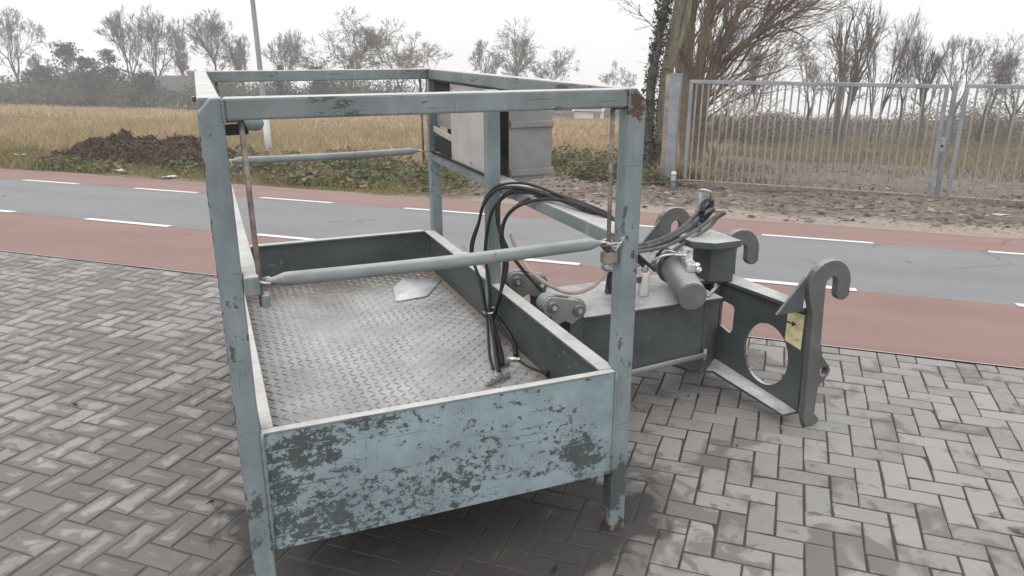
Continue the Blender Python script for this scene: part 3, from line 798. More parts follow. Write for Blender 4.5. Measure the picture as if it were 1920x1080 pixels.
# hydraulic swivel cylinder lying on the arm, with fittings
ca_, cb_ = Vector((1.858, .598, .583)), Vector((1.972, .93, .628)); cd = (cb_ - ca_).normalized()
cyl = MB().tube([ca_, cb_], .064, 28).build('hydraulic_cylinder', M['cyl'], plat, .004)
MB().tube([cb_ - cd * .05, cb_ + cd * .03], .082, 28).build('collar', M['arm'], cyl, .004)
MB().tube([ca_ - cd * .001, ca_ - cd * .004], .060, 28).build('end_cap', M['cyl'], cyl, .001)
for k, (u, w) in enumerate(((-.016, .012), (-.004, .02), (.008, .006))):
    q = ca_ - cd * .0045; MB().bar(q + Vector((u, 0, w)), q + Vector((u + .005, 0, w + .016)), .001, .006).build('scratch_mark', M['rusty'], cyl)
r3 = random.Random(8)
up = Vector((0, 0, 1)); side = cd.cross(up).normalized()
vb = MB().bar(ca_ + cd * .10 + up * .082 + side * .02, ca_ + cd * .26 + up * .082 + side * .015, .045, .036).build('valve_block', M['steel'], cyl, .004)
for k in range(7):
    b0 = ca_ + cd * (.07 + .035 * k) + up * (.098 + r3.uniform(-.008, .012)) + side * r3.uniform(.0, .045)
    e0 = b0 + Vector((r3.uniform(-.02, .03), r3.uniform(-.03, .0), r3.uniform(-.012, .03)))
    MB().tube([b0, (b0 + e0) / 2, e0], [.011, .013, .009], 6, smooth=False).build('fitting', M['steel'], vb)
MB().tube([(1.78, .86, .5195), (1.78, .86, .63)], .025, 14).build('white_fitting', M['white_paint'], plat, .003)
MB().tube([(1.78, .86, .631), (1.78, .86, .672)], .017, 12).build('white_fitting', M['steel'], plat, .003)
MB().bar((1.70, .86, .60), (1.76, .86, .60), .03, .03).build('bracket', M['arm'], plat, .003)
MB().prism([(1.63, .5195), (1.74, .5195), (1.70, .70), (1.655, .72)], 'y', .93, .955).build('bracket', M['arm'], plat, .004)
# T-shaped rod that holds the hose loop
tr = MB().tube([(2.155, .99, .75), (2.142, .99, .955)], .010, 8).build('hose_post', M['galv'], plat)
MB().tube([(2.132, .98, .957), (2.17, .99, .953), (2.212, 1.0, .938), (2.214, 1.0, .905)], .006, 6).build('handle', M['steel'], tr)

# ---- hoses
def spline(pts, n=10):
    P = [Vector(p) for p in pts]; P = [P[0] * 2 - P[1]] + P + [P[-1] * 2 - P[-2]]; out = []
    for i in range(1, len(P) - 2):
        for k in range(n):
            t = k / n; a, b, c, d = P[i - 1], P[i], P[i + 1], P[i + 2]
            out.append(.5 * ((2 * b) + (c - a) * t + (2 * a - 5 * b + 4 * c - d) * t * t + (3 * b - a - 3 * c + d) * t ** 3))
    out.append(P[-2]); return out
def hose(pts, r, mat='rubber', name='hose'): return MB().tube(spline(pts), r, 8).build(name, M[mat], plat)
# four lines come over the right mid rail and drop into the tray
for k, (dx, dy, dz, r, sw) in enumerate(((0, 0, 0, .0082, .0), (-.024, .08, .014, .0072, .10), (.024, -.16, -.012, .0082, -.16), (.006, -.26, .010, .0065, -.24), (-.010, .12, .03, .0055, .16))):
    hose([(1.62 + dx, .62 + dy * .3, .74), (1.40, .44 + dy * .2, .90 + dz), (1.255 + dx * .5, .30 + dy * .2, 1.030 + abs(dz) * .5), (1.205 + dx, .46 + dy * .4, 1.058 + abs(dz) * .6), (1.172 + dx, .68 + dy * .7, 1.060 + abs(dz) * .8),
          (1.132 + dx, .86 + dy * .8, 1.035 + dz * .5), (1.098 + dx, .965 + dy * .6, .955 + dz), (1.080 + dx, .995 + dy * .6, .86 + dz), (1.074 + dx - .4 * sw * .3, 1.01 + sw * .7, .74), (1.082 + dx, .985 + sw * .45, .60),
          (1.075 + dx * .5, .968 + sw * .1, .47)], r)
for dx, r in ((0, .0065), (.02, .0055)):
    hose([(1.20, .50 + dx, 1.062), (1.165, .74, 1.066), (1.118, .90, 1.02), (1.10, .94 - dx, .92), (1.125, .90 - dx, .80), (1.185, .84 - dx, .70), (1.24, .80, .63), (1.30 + dx, .82, .56)], r)
for pts, r in (([(1.075, .97, .50), (1.060, .88, .455), (1.035, .74, .41), (1.005, .64, .392)], .0115), ([(1.085, .975, .50), (1.105, .88, .46), (1.11, .78, .42), (1.09, .70, .393)], .011),
               ([(1.06, .97, .50), (1.03, .87, .46), (.975, .70, .41), (.955, .60, .393)], .006), ([(1.075, .97, .49), (1.05, .86, .45), (.99, .66, .405), (.965, .57, .394)], .009)):
    hose(pts, r)
hose([(1.09, .70, .384), (1.10, .62, .381), (1.125, .56, .381), (1.14, .50, .384)], .004)
MB().tube([(1.138, .50, .392 + .0), (1.150 - .01, .485, .392)], .014, 10).build('hose_end', M['rubber'], plat)
tie = [(1.083 + .03 * math.cos(a), .975 + .032 * math.sin(a), .50 + .006 * math.cos(a)) for a in np.linspace(0, 2 * math.pi, 15)]
MB().tube(tie, .004, 6, caps=False).build('cable_tie', M['steel'], plat)
# couplings lying on the tray floor
for (x, y, a, L, r) in ((.905, .505, .35, .05, .014), (.945, .53, .3, .045, .017), (.980, .545, .35, .04, .013), (.96, .585, 1.5, .04, .010), (1.075, .69, 2.6, .05, .009), (1.03, .655, .7, .04, .009)):
    d_ = Vector((math.cos(a), math.sin(a), 0)); c_ = Vector((x, y, ZF + r + .003))
    MB().tube([c_ - d_ * L / 2, c_ - d_ * L * .15, c_ - d_ * L * .15, c_ + d_ * L * .2, c_ + d_ * L / 2], [r * .75, r * .75, r, r, r * .65], 6, smooth=False).build('hose_coupling', M['steel'], plat)
# pale hose hanging between tray and arm
hose([(1.16, .93, .84), (1.165, .84, .77), (1.225, .80, .685), (1.36, .80, .603), (1.48, .80, .609), (1.58, .80, .70), (1.64, .80, .76)], .0085, 'hose_pale')
hose([(1.54, .72, .70), (1.50, .74, .715), (1.545, .76, .76), (1.60, .74, .80)], .009, 'pipe')
hose([(1.54, .72, .70), (1.62, .70, .715), (1.68, .72, .72)], .009, 'pipe')
hose([(1.62, .80, .74), (1.59, .83, .66), (1.60, .86, .58), (1.66, .88, .53)], .010, 'rubber')
# looped bundle around the post on the arm
for k in range(6):
    o_ = (r3.uniform(-.012, .012), r3.uniform(-.05, .05), r3.uniform(-.014, .014)); q = lambda x, y, z, w=1.0: (x + o_[0] * w, y + o_[1] * w, z + o_[2] * w)
    top = .895 - .010 * k
    hose([q(1.40, .60, .90, .6), q(1.55, .74, .775), q(1.72, .88, .728), q(1.88, .90, .735), q(2.02, .90, .785), q(2.12 + .01 * k, .91, .855), q(2.185 + .004 * k, .92, top),
          q(2.205 - .004 * k, .95, .845 - .004 * k), q(2.15, .97, .775), q(2.05, .96, .735), q(1.97, .93, .715), q(1.93 - .02 * k, .86, .70)], (.0095, .008, .010, .007, .0085, .0075)[k],
         ('rubber_grey', 'rubber', 'rubber_grey', 'rubber', 'rubber_grey', 'rubber_grey')[k])
for k in range(3):
    hose([(2.12, .93, .86 - .02 * k), (2.14, .96, .885 - .02 * k), (2.175, .97, .905 - .012 * k), (2.195, .95, .90 - .01 * k)], .012, 'rubber')
for k in range(4):
    hose([(1.78 + .03 * k, .86, .66), (1.84 + .02 * k, .80 + .03 * k, .715), (1.92, .78 + .02 * k, .71), (1.95 + .01 * k, .80, .665)], .0055, 'rubber_grey' if k % 2 else 'steel')

# plastic sheet lying in the tray
sh = MB(); pts = [(.850, 1.832), (.806, 1.594), (.970, 1.609), (1.128, 1.865), (.954, 1.979)]
cxy = (.95, 1.78); k0 = len(sh.v)
sh.v.append((cxy[0], cxy[1], ZF + .007))
for i, (x, y) in enumerate(pts):
    x2, y2 = pts[(i + 1) % 5]
    for t in (0, .33, .66): sh.v.append((x + (x2 - x) * t, y + (y2 - y) * t, ZF + .0045 + .005 * abs(math.sin(i * 2.3 + t * 4))))
for i in range(15): sh.face((0, 1 + i, 1 + (i + 1) % 15), True)
so = sh.build('plastic_sheet', M['paper'], None, fix=False); so.location = plat.location; so.rotation_euler = plat.rotation_euler
sm = so.modifiers.new('thickness', 'SOLIDIFY'); sm.thickness = .0015
tag(so, 'crumpled pale plastic sheet lying in the far corner of the platform tray', 'plastic sheet')

# ------------------------------------------------------------------ trees
def jitter(rg, d, amt):
    return (d + Vector((rg.gauss(0, amt), rg.gauss(0, amt), rg.gauss(0, amt)))).normalized()
def limb(rg, p, d, L, n, wob, upw):
    pts = [p.copy()]; d = d.normalized()
    for k in range(n):
        d = jitter(rg, d + Vector((0, 0, upw)), wob); p = p + d * (L / n); pts.append(p.copy())
    return pts
def along(pts, t):
    f = t * (len(pts) - 1); i = min(int(f), len(pts) - 2); q = pts[i].lerp(pts[i + 1], f - i)
    return q, (pts[i + 1] - pts[i]).normalized()
def side_dir(rg, d, ang):
    o = d.orthogonal().normalized(); o.rotate(Matrix.Rotation(rg.uniform(0, 2 * math.pi), 3, d))
    return (d * math.cos(ang) + o * math.sin(ang)).normalized()
def bare_tree(seed, Ht, r0, fork=.3, spread=.30, twig=.012, stems=1, depth=6, open_=.42, leader=0.0, rise=.05, kids=(2, 3), side=.55):
    """leafless tree, base at the origin: every branch forks again and again, then all is fitted to the height"""
    rg = random.Random(seed); br = []
    def grow(p, d, L, lev):
        n = 4 if lev < 2 else (3 if lev < depth - 1 else 2)
        pts = limb(rg, p, d, L, n, .10 + .025 * lev, rise); br.append((lev, pts)); end = pts[-1]; ed = (pts[-1] - pts[-2]).normalized()
        if lev >= depth: return
        k = rg.randint(*kids); lead = rg.random() < leader
        for i in range(k):
            if lead and i == 0: grow(end, jitter(rg, ed, .06), L * rg.uniform(.84, .95), lev + 1)
            else: grow(end, side_dir(rg, ed, rg.uniform(.55, 1.25) * open_), L * rg.uniform(.66, .86), lev + 1)
        if lev >= 1:
            for i in range(2 if lev < depth - 1 else 3):
                if rg.random() < side + .2 * (lev > 2):
                    q, qd = along(pts, rg.uniform(.25, .95)); grow(q, side_dir(rg, qd, rg.uniform(.55, 1.15)), L * rg.uniform(.40, .66), min(depth, lev + 2))
    for s_ in range(stems):
        o = Vector((rg.uniform(-.5, .5), rg.uniform(-.5, .5), 0)) * (.10 if stems > 1 else 0)
        grow(o, jitter(rg, Vector((0, 0, 1)), .05 + .08 * (stems > 1)), max(.12, fork), 0)
    zt_ = max(q.z for _, b in br for q in b); tops = sorted(math.hypot(q.x, q.y) for l, b in br for q in b if l >= depth - 1); rx_ = tops[int(len(tops) * .93)] + 1e-6
    kz = Ht / zt_; kx = min(max(spread * Ht / rx_, kz * .6), kz * 1.7)
    tr, cr = MB(), MB()
    for lev, b in br:
        pts = [Vector((q.x * kx, q.y * kx, q.z * kz)) for q in b]; m_ = len(pts)
        if lev == 0: pts[0].z -= .25
        ra = max(twig * .45, r0 * .60 ** lev / stems ** .4); rb = max(twig * .34, r0 * .60 ** (lev + .9) / stems ** .4)
        if lev >= depth: ra, rb = twig * .55, twig * .28
        (tr if lev <= 2 else cr).tube(pts, [(ra + (rb - ra) * k / (m_ - 1)) * (1.3 if lev == 0 and k == 0 else 1) for k in range(m_)], 7 if lev == 0 else (5 if lev < 3 else 3), caps=False)
    return tr, cr
def put_tree(px, top_y, Y, seed, label, name='bare_tree', group=None, bk='bark', tw='twig', z_extra=0.0, **kw):
    p = at(px, 150, Y); zb = ground_below(p.x, p.y) - .05 + z_extra; Ht = at(px, top_y, Y).z - zb
    e = tag(empty(name, (p.x, p.y, zb)), label, 'tree', group)
    kw.setdefault('r0', Ht * .018)
    r0 = kw.pop('r0'); tr, cr = bare_tree(seed, Ht, r0, **kw)
    tr.build('trunk', M[bk], e, fix=False); cr.build('crown', M[tw], e, fix=False)
    return e
GL = 'bare trees beyond the field'
# tree line at the left, far beyond the field
put_tree(38, 8, 95, 1, 'tall bare tree at the left edge of the picture, beyond the dry field', group=GL, spread=0.30, fork=0.23, twig=.034, depth=7, open_=.5)
put_tree(88, 95, 88, 2, 'low bare tree between the leftmost tall tree and the dark pines', group=GL, spread=0.34, fork=0.18, twig=.034, depth=7, open_=.6)
put_tree(246, 4, 92, 3, 'tall fan-shaped bare tree, left one of the close pair behind the compost heap', group=GL, spread=0.24, fork=0.38, twig=.034, depth=7, open_=.36, rise=.09)
put_tree(291, 2, 94, 4, 'tall fan-shaped bare tree, right one of the close pair behind the compost heap', group=GL, spread=0.28, fork=0.36, twig=.034, depth=7, open_=.38, rise=.09)
put_tree(348, 28, 98, 5, 'slim bare tree rising just left of the cage corner post', group=GL, spread=0.20, fork=0.27, twig=.034, depth=7, open_=.34, leader=.5)
put_tree(407, 10, 90, 6, 'open bare tree with forked crown above the cage left top corner', group=GL, spread=0.27, fork=0.38, twig=.034, depth=7, open_=.36, rise=.09)
put_tree(455, 45, 96, 7, 'thin bare tree just left of the street lamp pole', group=GL, spread=0.18, fork=0.27, twig=.034, depth=7, tw='twig_grey', open_=.32, leader=.7)
put_tree(533, 50, 100, 8, 'thin pale bare tree right of the street lamp pole', group=GL, spread=0.18, fork=0.27, twig=.034, depth=7, tw='twig_grey', open_=.32, leader=.7)
put_tree(588, 66, 84, 9, 'broad low bare tree left of the great round-crowned one', group=GL, spread=0.42, fork=0.18, twig=.034, depth=7, open_=.6)
put_tree(660, 6, 80, 10, 'great round-crowned bare tree standing alone above the rear rail', group=GL, spread=0.36, fork=0.25, twig=.034, depth=7, open_=.46)
put_tree(752, 30, 82, 11, 'brownish densely twigged tree right of the great round-crowned one', group=GL, spread=0.40, fork=0.18, twig=.034, depth=7, tw='twig_red', open_=.55)
put_tree(795, 72, 86, 12, 'lower brownish tree leaning on the densely twigged one, left of the sky gap', group=GL, spread=0.46, fork=0.18, twig=.034, depth=7, tw='twig_red', open_=.6)
put_tree(895, 72, 90, 13, 'small pale bare tree above the control box', group=GL, spread=0.42, fork=0.18, twig=.034, depth=7, tw='twig_grey', open_=.5)
put_tree(958, 24, 85, 14, 'bare tree with straight leader and spreading limbs, tallest above the right top rail', group=GL, spread=0.34, fork=0.27, twig=.034, depth=7, open_=.5, leader=.75)
put_tree(1018, 84, 92, 15, 'rounded bare tree at the right foot of the straight-leadered one', group=GL, spread=0.42, fork=0.14, twig=.034, depth=7, tw='twig_grey', open_=.6)
put_tree(1150, 108, 105, 16, 'small faint bare tree alone in the pale sky gap left of the ivy-clad trunks', group=GL, spread=0.36, fork=0.23, twig=.034, depth=7, tw='twig_grey', open_=.5, leader=.4)
GR = 'bare trees behind the gate'
put_tree(1418, 60, 44, 21, 'bare tree behind the gate nearest the brown fan-branched tree', group=GR, spread=0.25, fork=0.18, twig=.0125, depth=7, tw='twig_grey', open_=.40)
put_tree(1515, 22, 42, 22, 'slender upright bare tree behind the left third of the gate', group=GR, spread=0.22, fork=0.20, twig=.0125, depth=7, tw='twig_grey', open_=.36, leader=.6)
put_tree(1560, 52, 46, 23, 'lower bushy-topped bare tree in the middle behind the gate', group=GR, spread=0.30, fork=0.16, twig=.0125, depth=7, open_=.45)
put_tree(1593, -25, 33, 24, 'twin-stemmed dark-trunked tree behind the gate', group=GR, spread=.24, fork=.26, twig=.0085, depth=6, stems=2, r0=.24, open_=.34, rise=.06, leader=.4)
put_tree(1652, -8, 37, 25, 'tall upright bare tree right of the twin-stemmed one', group=GR, spread=.22, fork=.22, twig=.010, depth=6, stems=2, open_=.34, rise=.06, leader=.5)
put_tree(1700, 62, 45, 26, 'spreading bare tree with a bent crown behind the gate, left of the dark ivy trunk', group=GR, spread=0.34, fork=0.23, twig=.0125, depth=7, tw='twig_grey', open_=.6)
put_tree(1738, 48, 34, 27, 'bare tree with dark trunk just left of the gate end posts', group=GR, spread=0.20, fork=0.27, twig=.0125, depth=7, r0=.20, tw='twig_grey', open_=.34, leader=.5)
put_tree(1800, 58, 40, 28, 'leaning bare tree directly behind the gate end posts', group=GR, spread=0.24, fork=0.23, twig=.0125, depth=7, tw='twig_grey', open_=.38, rise=.08)
put_tree(1852, 50, 43, 29, 'tall thin bare tree right of the gate end posts', group=GR, spread=0.22, fork=0.23, twig=.0125, depth=7, tw='twig_grey', open_=.34, leader=.6)
put_tree(1902, 66, 38, 30, 'bare tree at the right edge of the picture behind the second gate', group=GR, spread=0.34, fork=0.18, twig=.0125, depth=7, open_=.6)

def leaf_cloud(rg, blobs, per, size, cols):
    """many small leaf-sized triangles spread through uneven blobs -> verts, tris, cols"""
    V, C = [], []
    for (c, r, rz) in blobs:
        n = int(per * r[0] * r[1] * rz) if isinstance(r, tuple) else int(per)
        rx, ry = r if isinstance(r, tuple) else (r, r)
        q = np.array([[rg.gauss(0, 1) for _ in range(3)] for _ in range(n)]); q /= np.linalg.norm(q, axis=1)[:, None] + 1e-9
        rad = np.array([rg.random() for _ in range(n)]) ** .45
        P = np.array(c) + q * rad[:, None] * np.array([rx, ry, rz])
        a = np.array([[rg.gauss(0, 1) for _ in range(6)] for _ in range(n)]) * size
        V.append(np.stack([P, P + a[:, :3], P + a[:, 3:]], 1).reshape(-1, 3))
        k = np.array([cols[rg.randrange(len(cols))] for _ in range(n)]) * np.array([rg.uniform(.7, 1.25) for _ in range(n)])[:, None]
        C.append(np.repeat(k, 3, 0))
    V = np.concatenate(V); C = np.concatenate(C); return V, np.arange(len(V)).reshape(-1, 3), C
PINE = [(.045, .052, .036), (.060, .066, .045), (.080, .082, .058), (.07, .066, .05)]
BRUSH = [(.070, .062, .050), (.095, .080, .062), (.055, .056, .042), (.11, .095, .07)]
def evergreen(px, top_y, Y, seed, label, wid, name='pine_tree', cols=PINE, n=3400, size=.13):
    rg = random.Random(seed); p = at(px, 150, Y); zb = ground_below(p.x, p.y); Ht = at(px, top_y, Y).z - zb
    e = tag(empty(name, (p.x, p.y, zb)), label, 'tree', 'dark evergreen trees in the far tree line')
    tr = MB(); tp = limb(rg, Vector((0, 0, -.2)), Vector((0, 0, 1)), Ht * .95, 8, .04, .1); tr.tube(tp, [Ht * .02 * (1 - .9 * k / 8) for k in range(9)], 6, caps=False)
    blobs = []
    for i in range(30):
        t = rg.uniform(.15, 1.0); w = wid * (1.0 - .6 * t) * rg.uniform(.3, .8); a = rg.uniform(0, 6.28); off = wid * (1 - .8 * t) * rg.uniform(.1, .75)
        q = along(tp, min(t, .99))[0]; c = (q.x + off * math.cos(a), q.y + off * math.sin(a), q.z)
        tr.tube([q - Vector((0, 0, .3)), Vector(c)], [.06, .03], 4, caps=False)
        blobs.append((c, (w * .75), w * .36))
    V, Tt, C = leaf_cloud(rg, blobs, n / 30, size, cols)
    tr.build('trunk', M['bark'], e, fix=False); np_mesh('crown', V, Tt, M['leafcol'], e, C); return e
evergreen(78, 118, 84, 41, 'squat dark evergreen at the left edge below the leftmost tall tree', 4.2)
evergreen(128, 74, 86, 42, 'tallest ragged dark pine between the leftmost tree and the close pair', 5.0)
evergreen(165, 100, 82, 43, 'broad dark evergreen right of the ragged pine', 4.2)
evergreen(208, 86, 85, 44, 'dark evergreen with pointed top left of the close pair of fan-shaped trees', 4.0)
evergreen(262, 130, 80, 45, 'low dark evergreen at the foot of the fan-shaped pair', 3.6)
evergreen(530, 112, 84, 46, 'rounded dark evergreen right of the street lamp pole', 2.6)
evergreen(598, 118, 83, 47, 'rounded dark evergreen at the foot of the broad low tree', 3.4)
# scrub under the tree lines reads as one mass
def brush_mass(name, label, items, seed, cols, size, mat='leafcol'):
    rg = random.Random(seed); bl = []
    for px0, px1, y_top, Y, n, r in items:
        for i in range(n):
            px = rg.uniform(px0, px1); yy = Y + rg.uniform(-5, 5); p = at(px, 150, yy); zb = ground_below(p.x, p.y); ht = max(.6, (at(px, y_top, yy).z - zb) * rg.uniform(.55, 1.0))
            bl.append(((p.x, p.y, zb + ht * .42), r * rg.uniform(.7, 1.3), ht * .55))
    V, Tt, C = leaf_cloud(rg, bl, 800, size, cols); o = np_mesh(name, V, Tt, M[mat], None, C); return tag(o, label, 'undergrowth', kind='stuff')
brush_mass('undergrowth', 'dim grey undergrowth under the far tree line', [(-60, 380, 122, 94, 36, 3.2), (490, 820, 134, 92, 30, 3.0), (370, 520, 130, 98, 18, 3.0), (830, 1200, 172, 118, 18, 5.0), (-60, 440, 140, 82, 20, 3.0)], 51, [tuple(x * 1.35 for x in c) for c in BRUSH], .15)
brush_mass('undergrowth', 'brown scrub thicket under the trees behind the gate', [(1290, 1480, 195, 36, 14, 1.5), (1440, 1700, 205, 50, 18, 2.0), (1650, 1980, 180, 46, 20, 2.0), (1780, 1980, 150, 48, 9, 1.8)], 52, [tuple(x * 1.7 for x in c) for c in BRUSH] + [(.26, .20, .15), (.22, .165, .12)], .055)

# ---- the trees beside the gate post: ivy-clad twin trunks and the brown fan-branched one
def trunk_path(pix, Y, wob=0): return [at(px, py, Y + k * wob) for k, (px, py) in enumerate(pix)]
def near_tree(name, label, Y, paths, bk, tw, seed, twigspec, ivy=None):
    base = trunk_path(paths[0][0][:1], Y)[0]; e = tag(empty(name, (base.x, base.y, ground_below(base.x, base.y))), label, 'tree')
    O = Vector(e.location); rg = random.Random(seed); tr, cr = MB(), MB()
    for pix, w0, w1, dY in paths:
        pts = trunk_path(pix, Y, dY); pts = [q - O for q in pts]
        pts[0].z = min(pts[0].z, -.1) if pix is paths[0][0] else pts[0].z
        fine = spline(pts, 6); n = len(fine)
        tr.tube(fine, [(w0 + (w1 - w0) * k / (n - 1)) * (1 + .10 * math.sin(k * 1.7)) * (1.35 if k == 0 else 1) for k in range(n)], 10, caps=False)
        def grow(p, d, L, r, lev, bias):
            n_ = 5 if lev == 0 else 3
            lp = [p.copy()]; q = p.copy(); dd = d
            for k in range(n_): dd = jitter(rg, dd + bias * .10, .13); q = q + dd * (L / n_); lp.append(q.copy())
            (tr if r > .02 else cr).tube(lp, [r * (1 - .42 * k / n_) for k in range(n_ + 1)], 6 if r > .02 else 3, caps=False)
            if lev >= 4: return
            for i in range(2 if lev else 3): grow(lp[-1], side_dir(rg, dd, rg.uniform(.2, .55)), L * rg.uniform(.55, .8), max(.0022, r * .56), lev + 1, bias)
            for i in range(3 if lev < 3 else 2):
                q2, d2 = along(lp, rg.uniform(.15, .9)); grow(q2, side_dir(rg, d2, rg.uniform(.45, 1.0)), L * rg.uniform(.3, .6), max(.0020, r * .45), max(lev + 1, 3 if lev else 2), bias)
        for (t0, t1, cnt, ang, L, dirv, up_) in twigspec:
            for i in range(cnt):
                p, d = along(fine, rg.uniform(t0, t1)); dd = (side_dir(rg, d, rg.uniform(*ang)) + Vector(dirv)).normalized()
                l1 = L * rg.uniform(.45, 1.0); grow(p, dd, l1 * .62, .011 * l1 + .006, 0, Vector(dirv) * .6 + Vector((0, 0, up_)))
    tr.build('trunk', M[bk], e, fix=False); cr.build('crown', M[tw], e, fix=False)
    if ivy:
        pix, w, n, cols = ivy; pts = spline([q - O for q in trunk_path(pix, Y)], 8); V, C = [], []
        for i in range(n):
            q, d = along(pts, rg.random() ** .9); o = d.orthogonal().normalized(); o.rotate(Matrix.Rotation(rg.uniform(0, 6.28), 3, d)); c = q + o * w * rg.uniform(.85, 1.6)
            a = Vector((rg.gauss(0, 1), rg.gauss(0, 1), rg.gauss(0, 1))) * .035; b = Vector((rg.gauss(0, 1), rg.gauss(0, 1), rg.gauss(0, 1))) * .035
            V += [tuple(c), tuple(c + a), tuple(c + b)]; k = cols[rg.randrange(len(cols))]; C += [k] * 3
        np_mesh('ivy', np.array(V), np.arange(len(V)).reshape(-1, 3), M['leafcol'], e, np.array(C))
    return e
IVY = [(.018, .022, .014), (.03, .034, .02), (.055, .045, .028), (.022, .02, .015)]
near_tree('ivy_tree', 'dark ivy-covered slanting trunk just right of the cage top corner', 14.9, [([(1213, 334), (1216, 250), (1222, 150), (1238, 60), (1256, -40), (1268, -160), (1270, -300)], .105, .06, .02)], 'bark', 'twig', 61,
          [(.62, 1.0, 5, (.5, 1.0), 2.2, (-.1, 0, .2), .06), (.48, .62, 3, (.8, 1.2), 1.3, (-.7, 0, .35), .05)], ([(1213, 334), (1216, 250), (1222, 150), (1238, 60), (1256, -40)], .10, 1800, IVY))
near_tree('pale_trunk_tree', 'pale greenish smooth trunk between the dark ivy trunk and the gate post', 15.2, [([(1238, 336), (1240, 250), (1250, 140), (1270, 30), (1288, -60), (1300, -200), (1300, -330)], .15, .06, .02),
          ([(1252, 130), (1280, 60), (1296, -20), (1312, -140), (1330, -260)], .09, .04, .04)], 'bark_pale', 'twig_grey', 62, [(.62, 1.0, 5, (.5, 1.0), 2.2, (0, 0, .3), .06)],
          ([(1235, 338), (1238, 300), (1240, 262)], .2, 700, [(.10, .08, .045), (.14, .11, .06), (.06, .055, .03)]))
near_tree('fan_branched_tree', 'thick brown tree with branches fanning out to the right above the gate', 16.2, [([(1292, 330), (1290, 230), (1288, 130), (1294, 40), (1302, -60), (1306, -190)], .17, .08, .03),
          ([(1300, 330), (1302, 230), (1310, 140), (1326, 50), (1346, -40), (1366, -160)], .16, .07, .06), ([(1308, 330), (1312, 240), (1330, 150), (1362, 70), (1402, -10), (1450, -100)], .12, .045, -.05), ([(1284, 330), (1280, 220), (1272, 110), (1270, 10), (1274, -100)], .11, .05, .05),
          ([(1306, 200), (1345, 130), (1395, 80), (1450, 40)], .07, .03, -.05)],
          'bark_brown', 'twig_red', 63, [(.15, .95, 9, (.3, .8), 2.5, (.50, 0, .35), .25), (.3, 1.0, 4, (.3, .7), 2.0, (.15, 0, .6), .35)], None)
near_tree('leafless_shrub', 'brown leafless shrub crowding the foot of the gate post', 15.0, [([(1330, 330), (1345, 280), (1370, 220)], .03, .015, .1), ([(1310, 330), (1300, 270), (1316, 190)], .03, .015, -.1)], 'bark_brown', 'twig_red', 64,
          [(.1, 1.0, 8, (.4, 1.1), 1.0, (.2, 0, .25), .03)], None)

# ------------------------------------------------------------------ gate, posts, street lamp
def land_pt(px, py):
    a, v = land_at(px, py); return land(a, v)
g0, g1 = land_pt(1262, 343), land_pt(1920, 386)
gd = Vector((g1.x - g0.x, g1.y - g0.y, 0)).normalized(); gn = Vector((-gd.y, gd.x, 0))
def on_gate(px, py):                     # pixel -> distance along the gate line and height
    r = ray(px, py); o = Vector((0, 0, CAM_H)); t = (g0 - o).dot(gn) / r.dot(gn); p = o + r * t
    return (p - g0).dot(gd), p.z
def gp(s, z): return Vector((g0.x + gd.x * s, g0.y + gd.y * s, z))
def gz(s): q = gp(s, 0); return ground_below(q.x, q.y)
zt = on_gate(1300, 153)[1]; s_end = on_gate(1764, 260)[0]; s_b = on_gate(1792, 260)[0]; s_far = s_b + 4.6
gr_ = R(math.degrees(math.atan2(gd.y, gd.x)))
def post(name, s, w, z1, label, cat, mat='galv', group=None, cap=True, off=0.0):
    e = tag(empty(name, gp(s, gz(s)) + gn * off, gr_), label, cat, group); h_ = z1 - gz(s)
    MB().box(-w / 2, w / 2, -w / 2, w / 2, -.2, h_).build('shaft', M[mat], e, .006)
    if cap: MB().box(-w / 2 - .008, w / 2 + .008, -w / 2 - .008, w / 2 + .008, h_ + .0005, h_ + .018).build('cap', M[mat], e, .004)
    return e
post('gate_post', on_gate(1262, 250)[0], .17, on_gate(1262, 140)[1], 'thick galvanised gate post with the gate hung beside it, right of the pale trunk', 'gate post')
post('wooden_post', on_gate(1236, 250)[0], .10, on_gate(1238, 142)[1], 'thin pale weathered post between the pale trunk and the thick gate post', 'post', 'wood', None, False, .5)
def gate_leaf(label, sa, sb, z1, nbars, lock):
    e = tag(empty('sliding_gate', gp(sa, gz(sa)), gr_), label, 'gate', 'galvanised bar gates'); zb = gz(sa); L = sb - sa; h_ = z1 - zb
    b0 = .055; slope = (gz(sb) - gz(sa)) / L
    MB().bar((0, 0, h_), (L, 0, h_ + .0), .06, .06).build('top_rail', M['galv'], e, .006)
    MB().bar((.04, 0, b0), (L - .04, 0, b0 + slope * L), .05, .05).build('bottom_rail', M['wood'], e, .006)
    for s_ in (.03, L - .03): MB().box(s_ - .03, s_ + .03, -.0295, .0295, b0 + slope * s_ - .03, h_ - .031).build('upright', M['galv'], e, .005)
    bar = MB().box(-.0125, .0125, -.0125, .0125, 0, 1).mesh('bar'); bar.materials.append(M['bar'])
    rg = random.Random(int(sa * 100))
    for i in range(nbars):
        s_ = L * (i + 1) / (nbars + 1) + rg.uniform(-.006, .006); o = bpy.data.objects.new('bar', bar); COL.objects.link(o); o.parent = e
        zb_ = b0 + slope * s_ + .031; o.location = (s_, rg.uniform(-.003, .003), zb_); o.scale = (1, 1, h_ - .031 - zb_); o.rotation_euler = (0, rg.uniform(-.006, .006), 0)
    if lock: MB().box(L - .005, L + .075, -.04, .04, h_ * .45, h_ * .45 + .2).build('lock_box', M['galv'], e, .006); MB().tube([(L + .03, -.041, h_ * .5), (L + .03, -.055, h_ * .5)], .02, 10).build('lock_cylinder', M['black'], e)
    return e
gate_leaf('long galvanised gate with rows of upright bars beside the thick gate post', on_gate(1287, 250)[0], s_end, zt, 34, True)
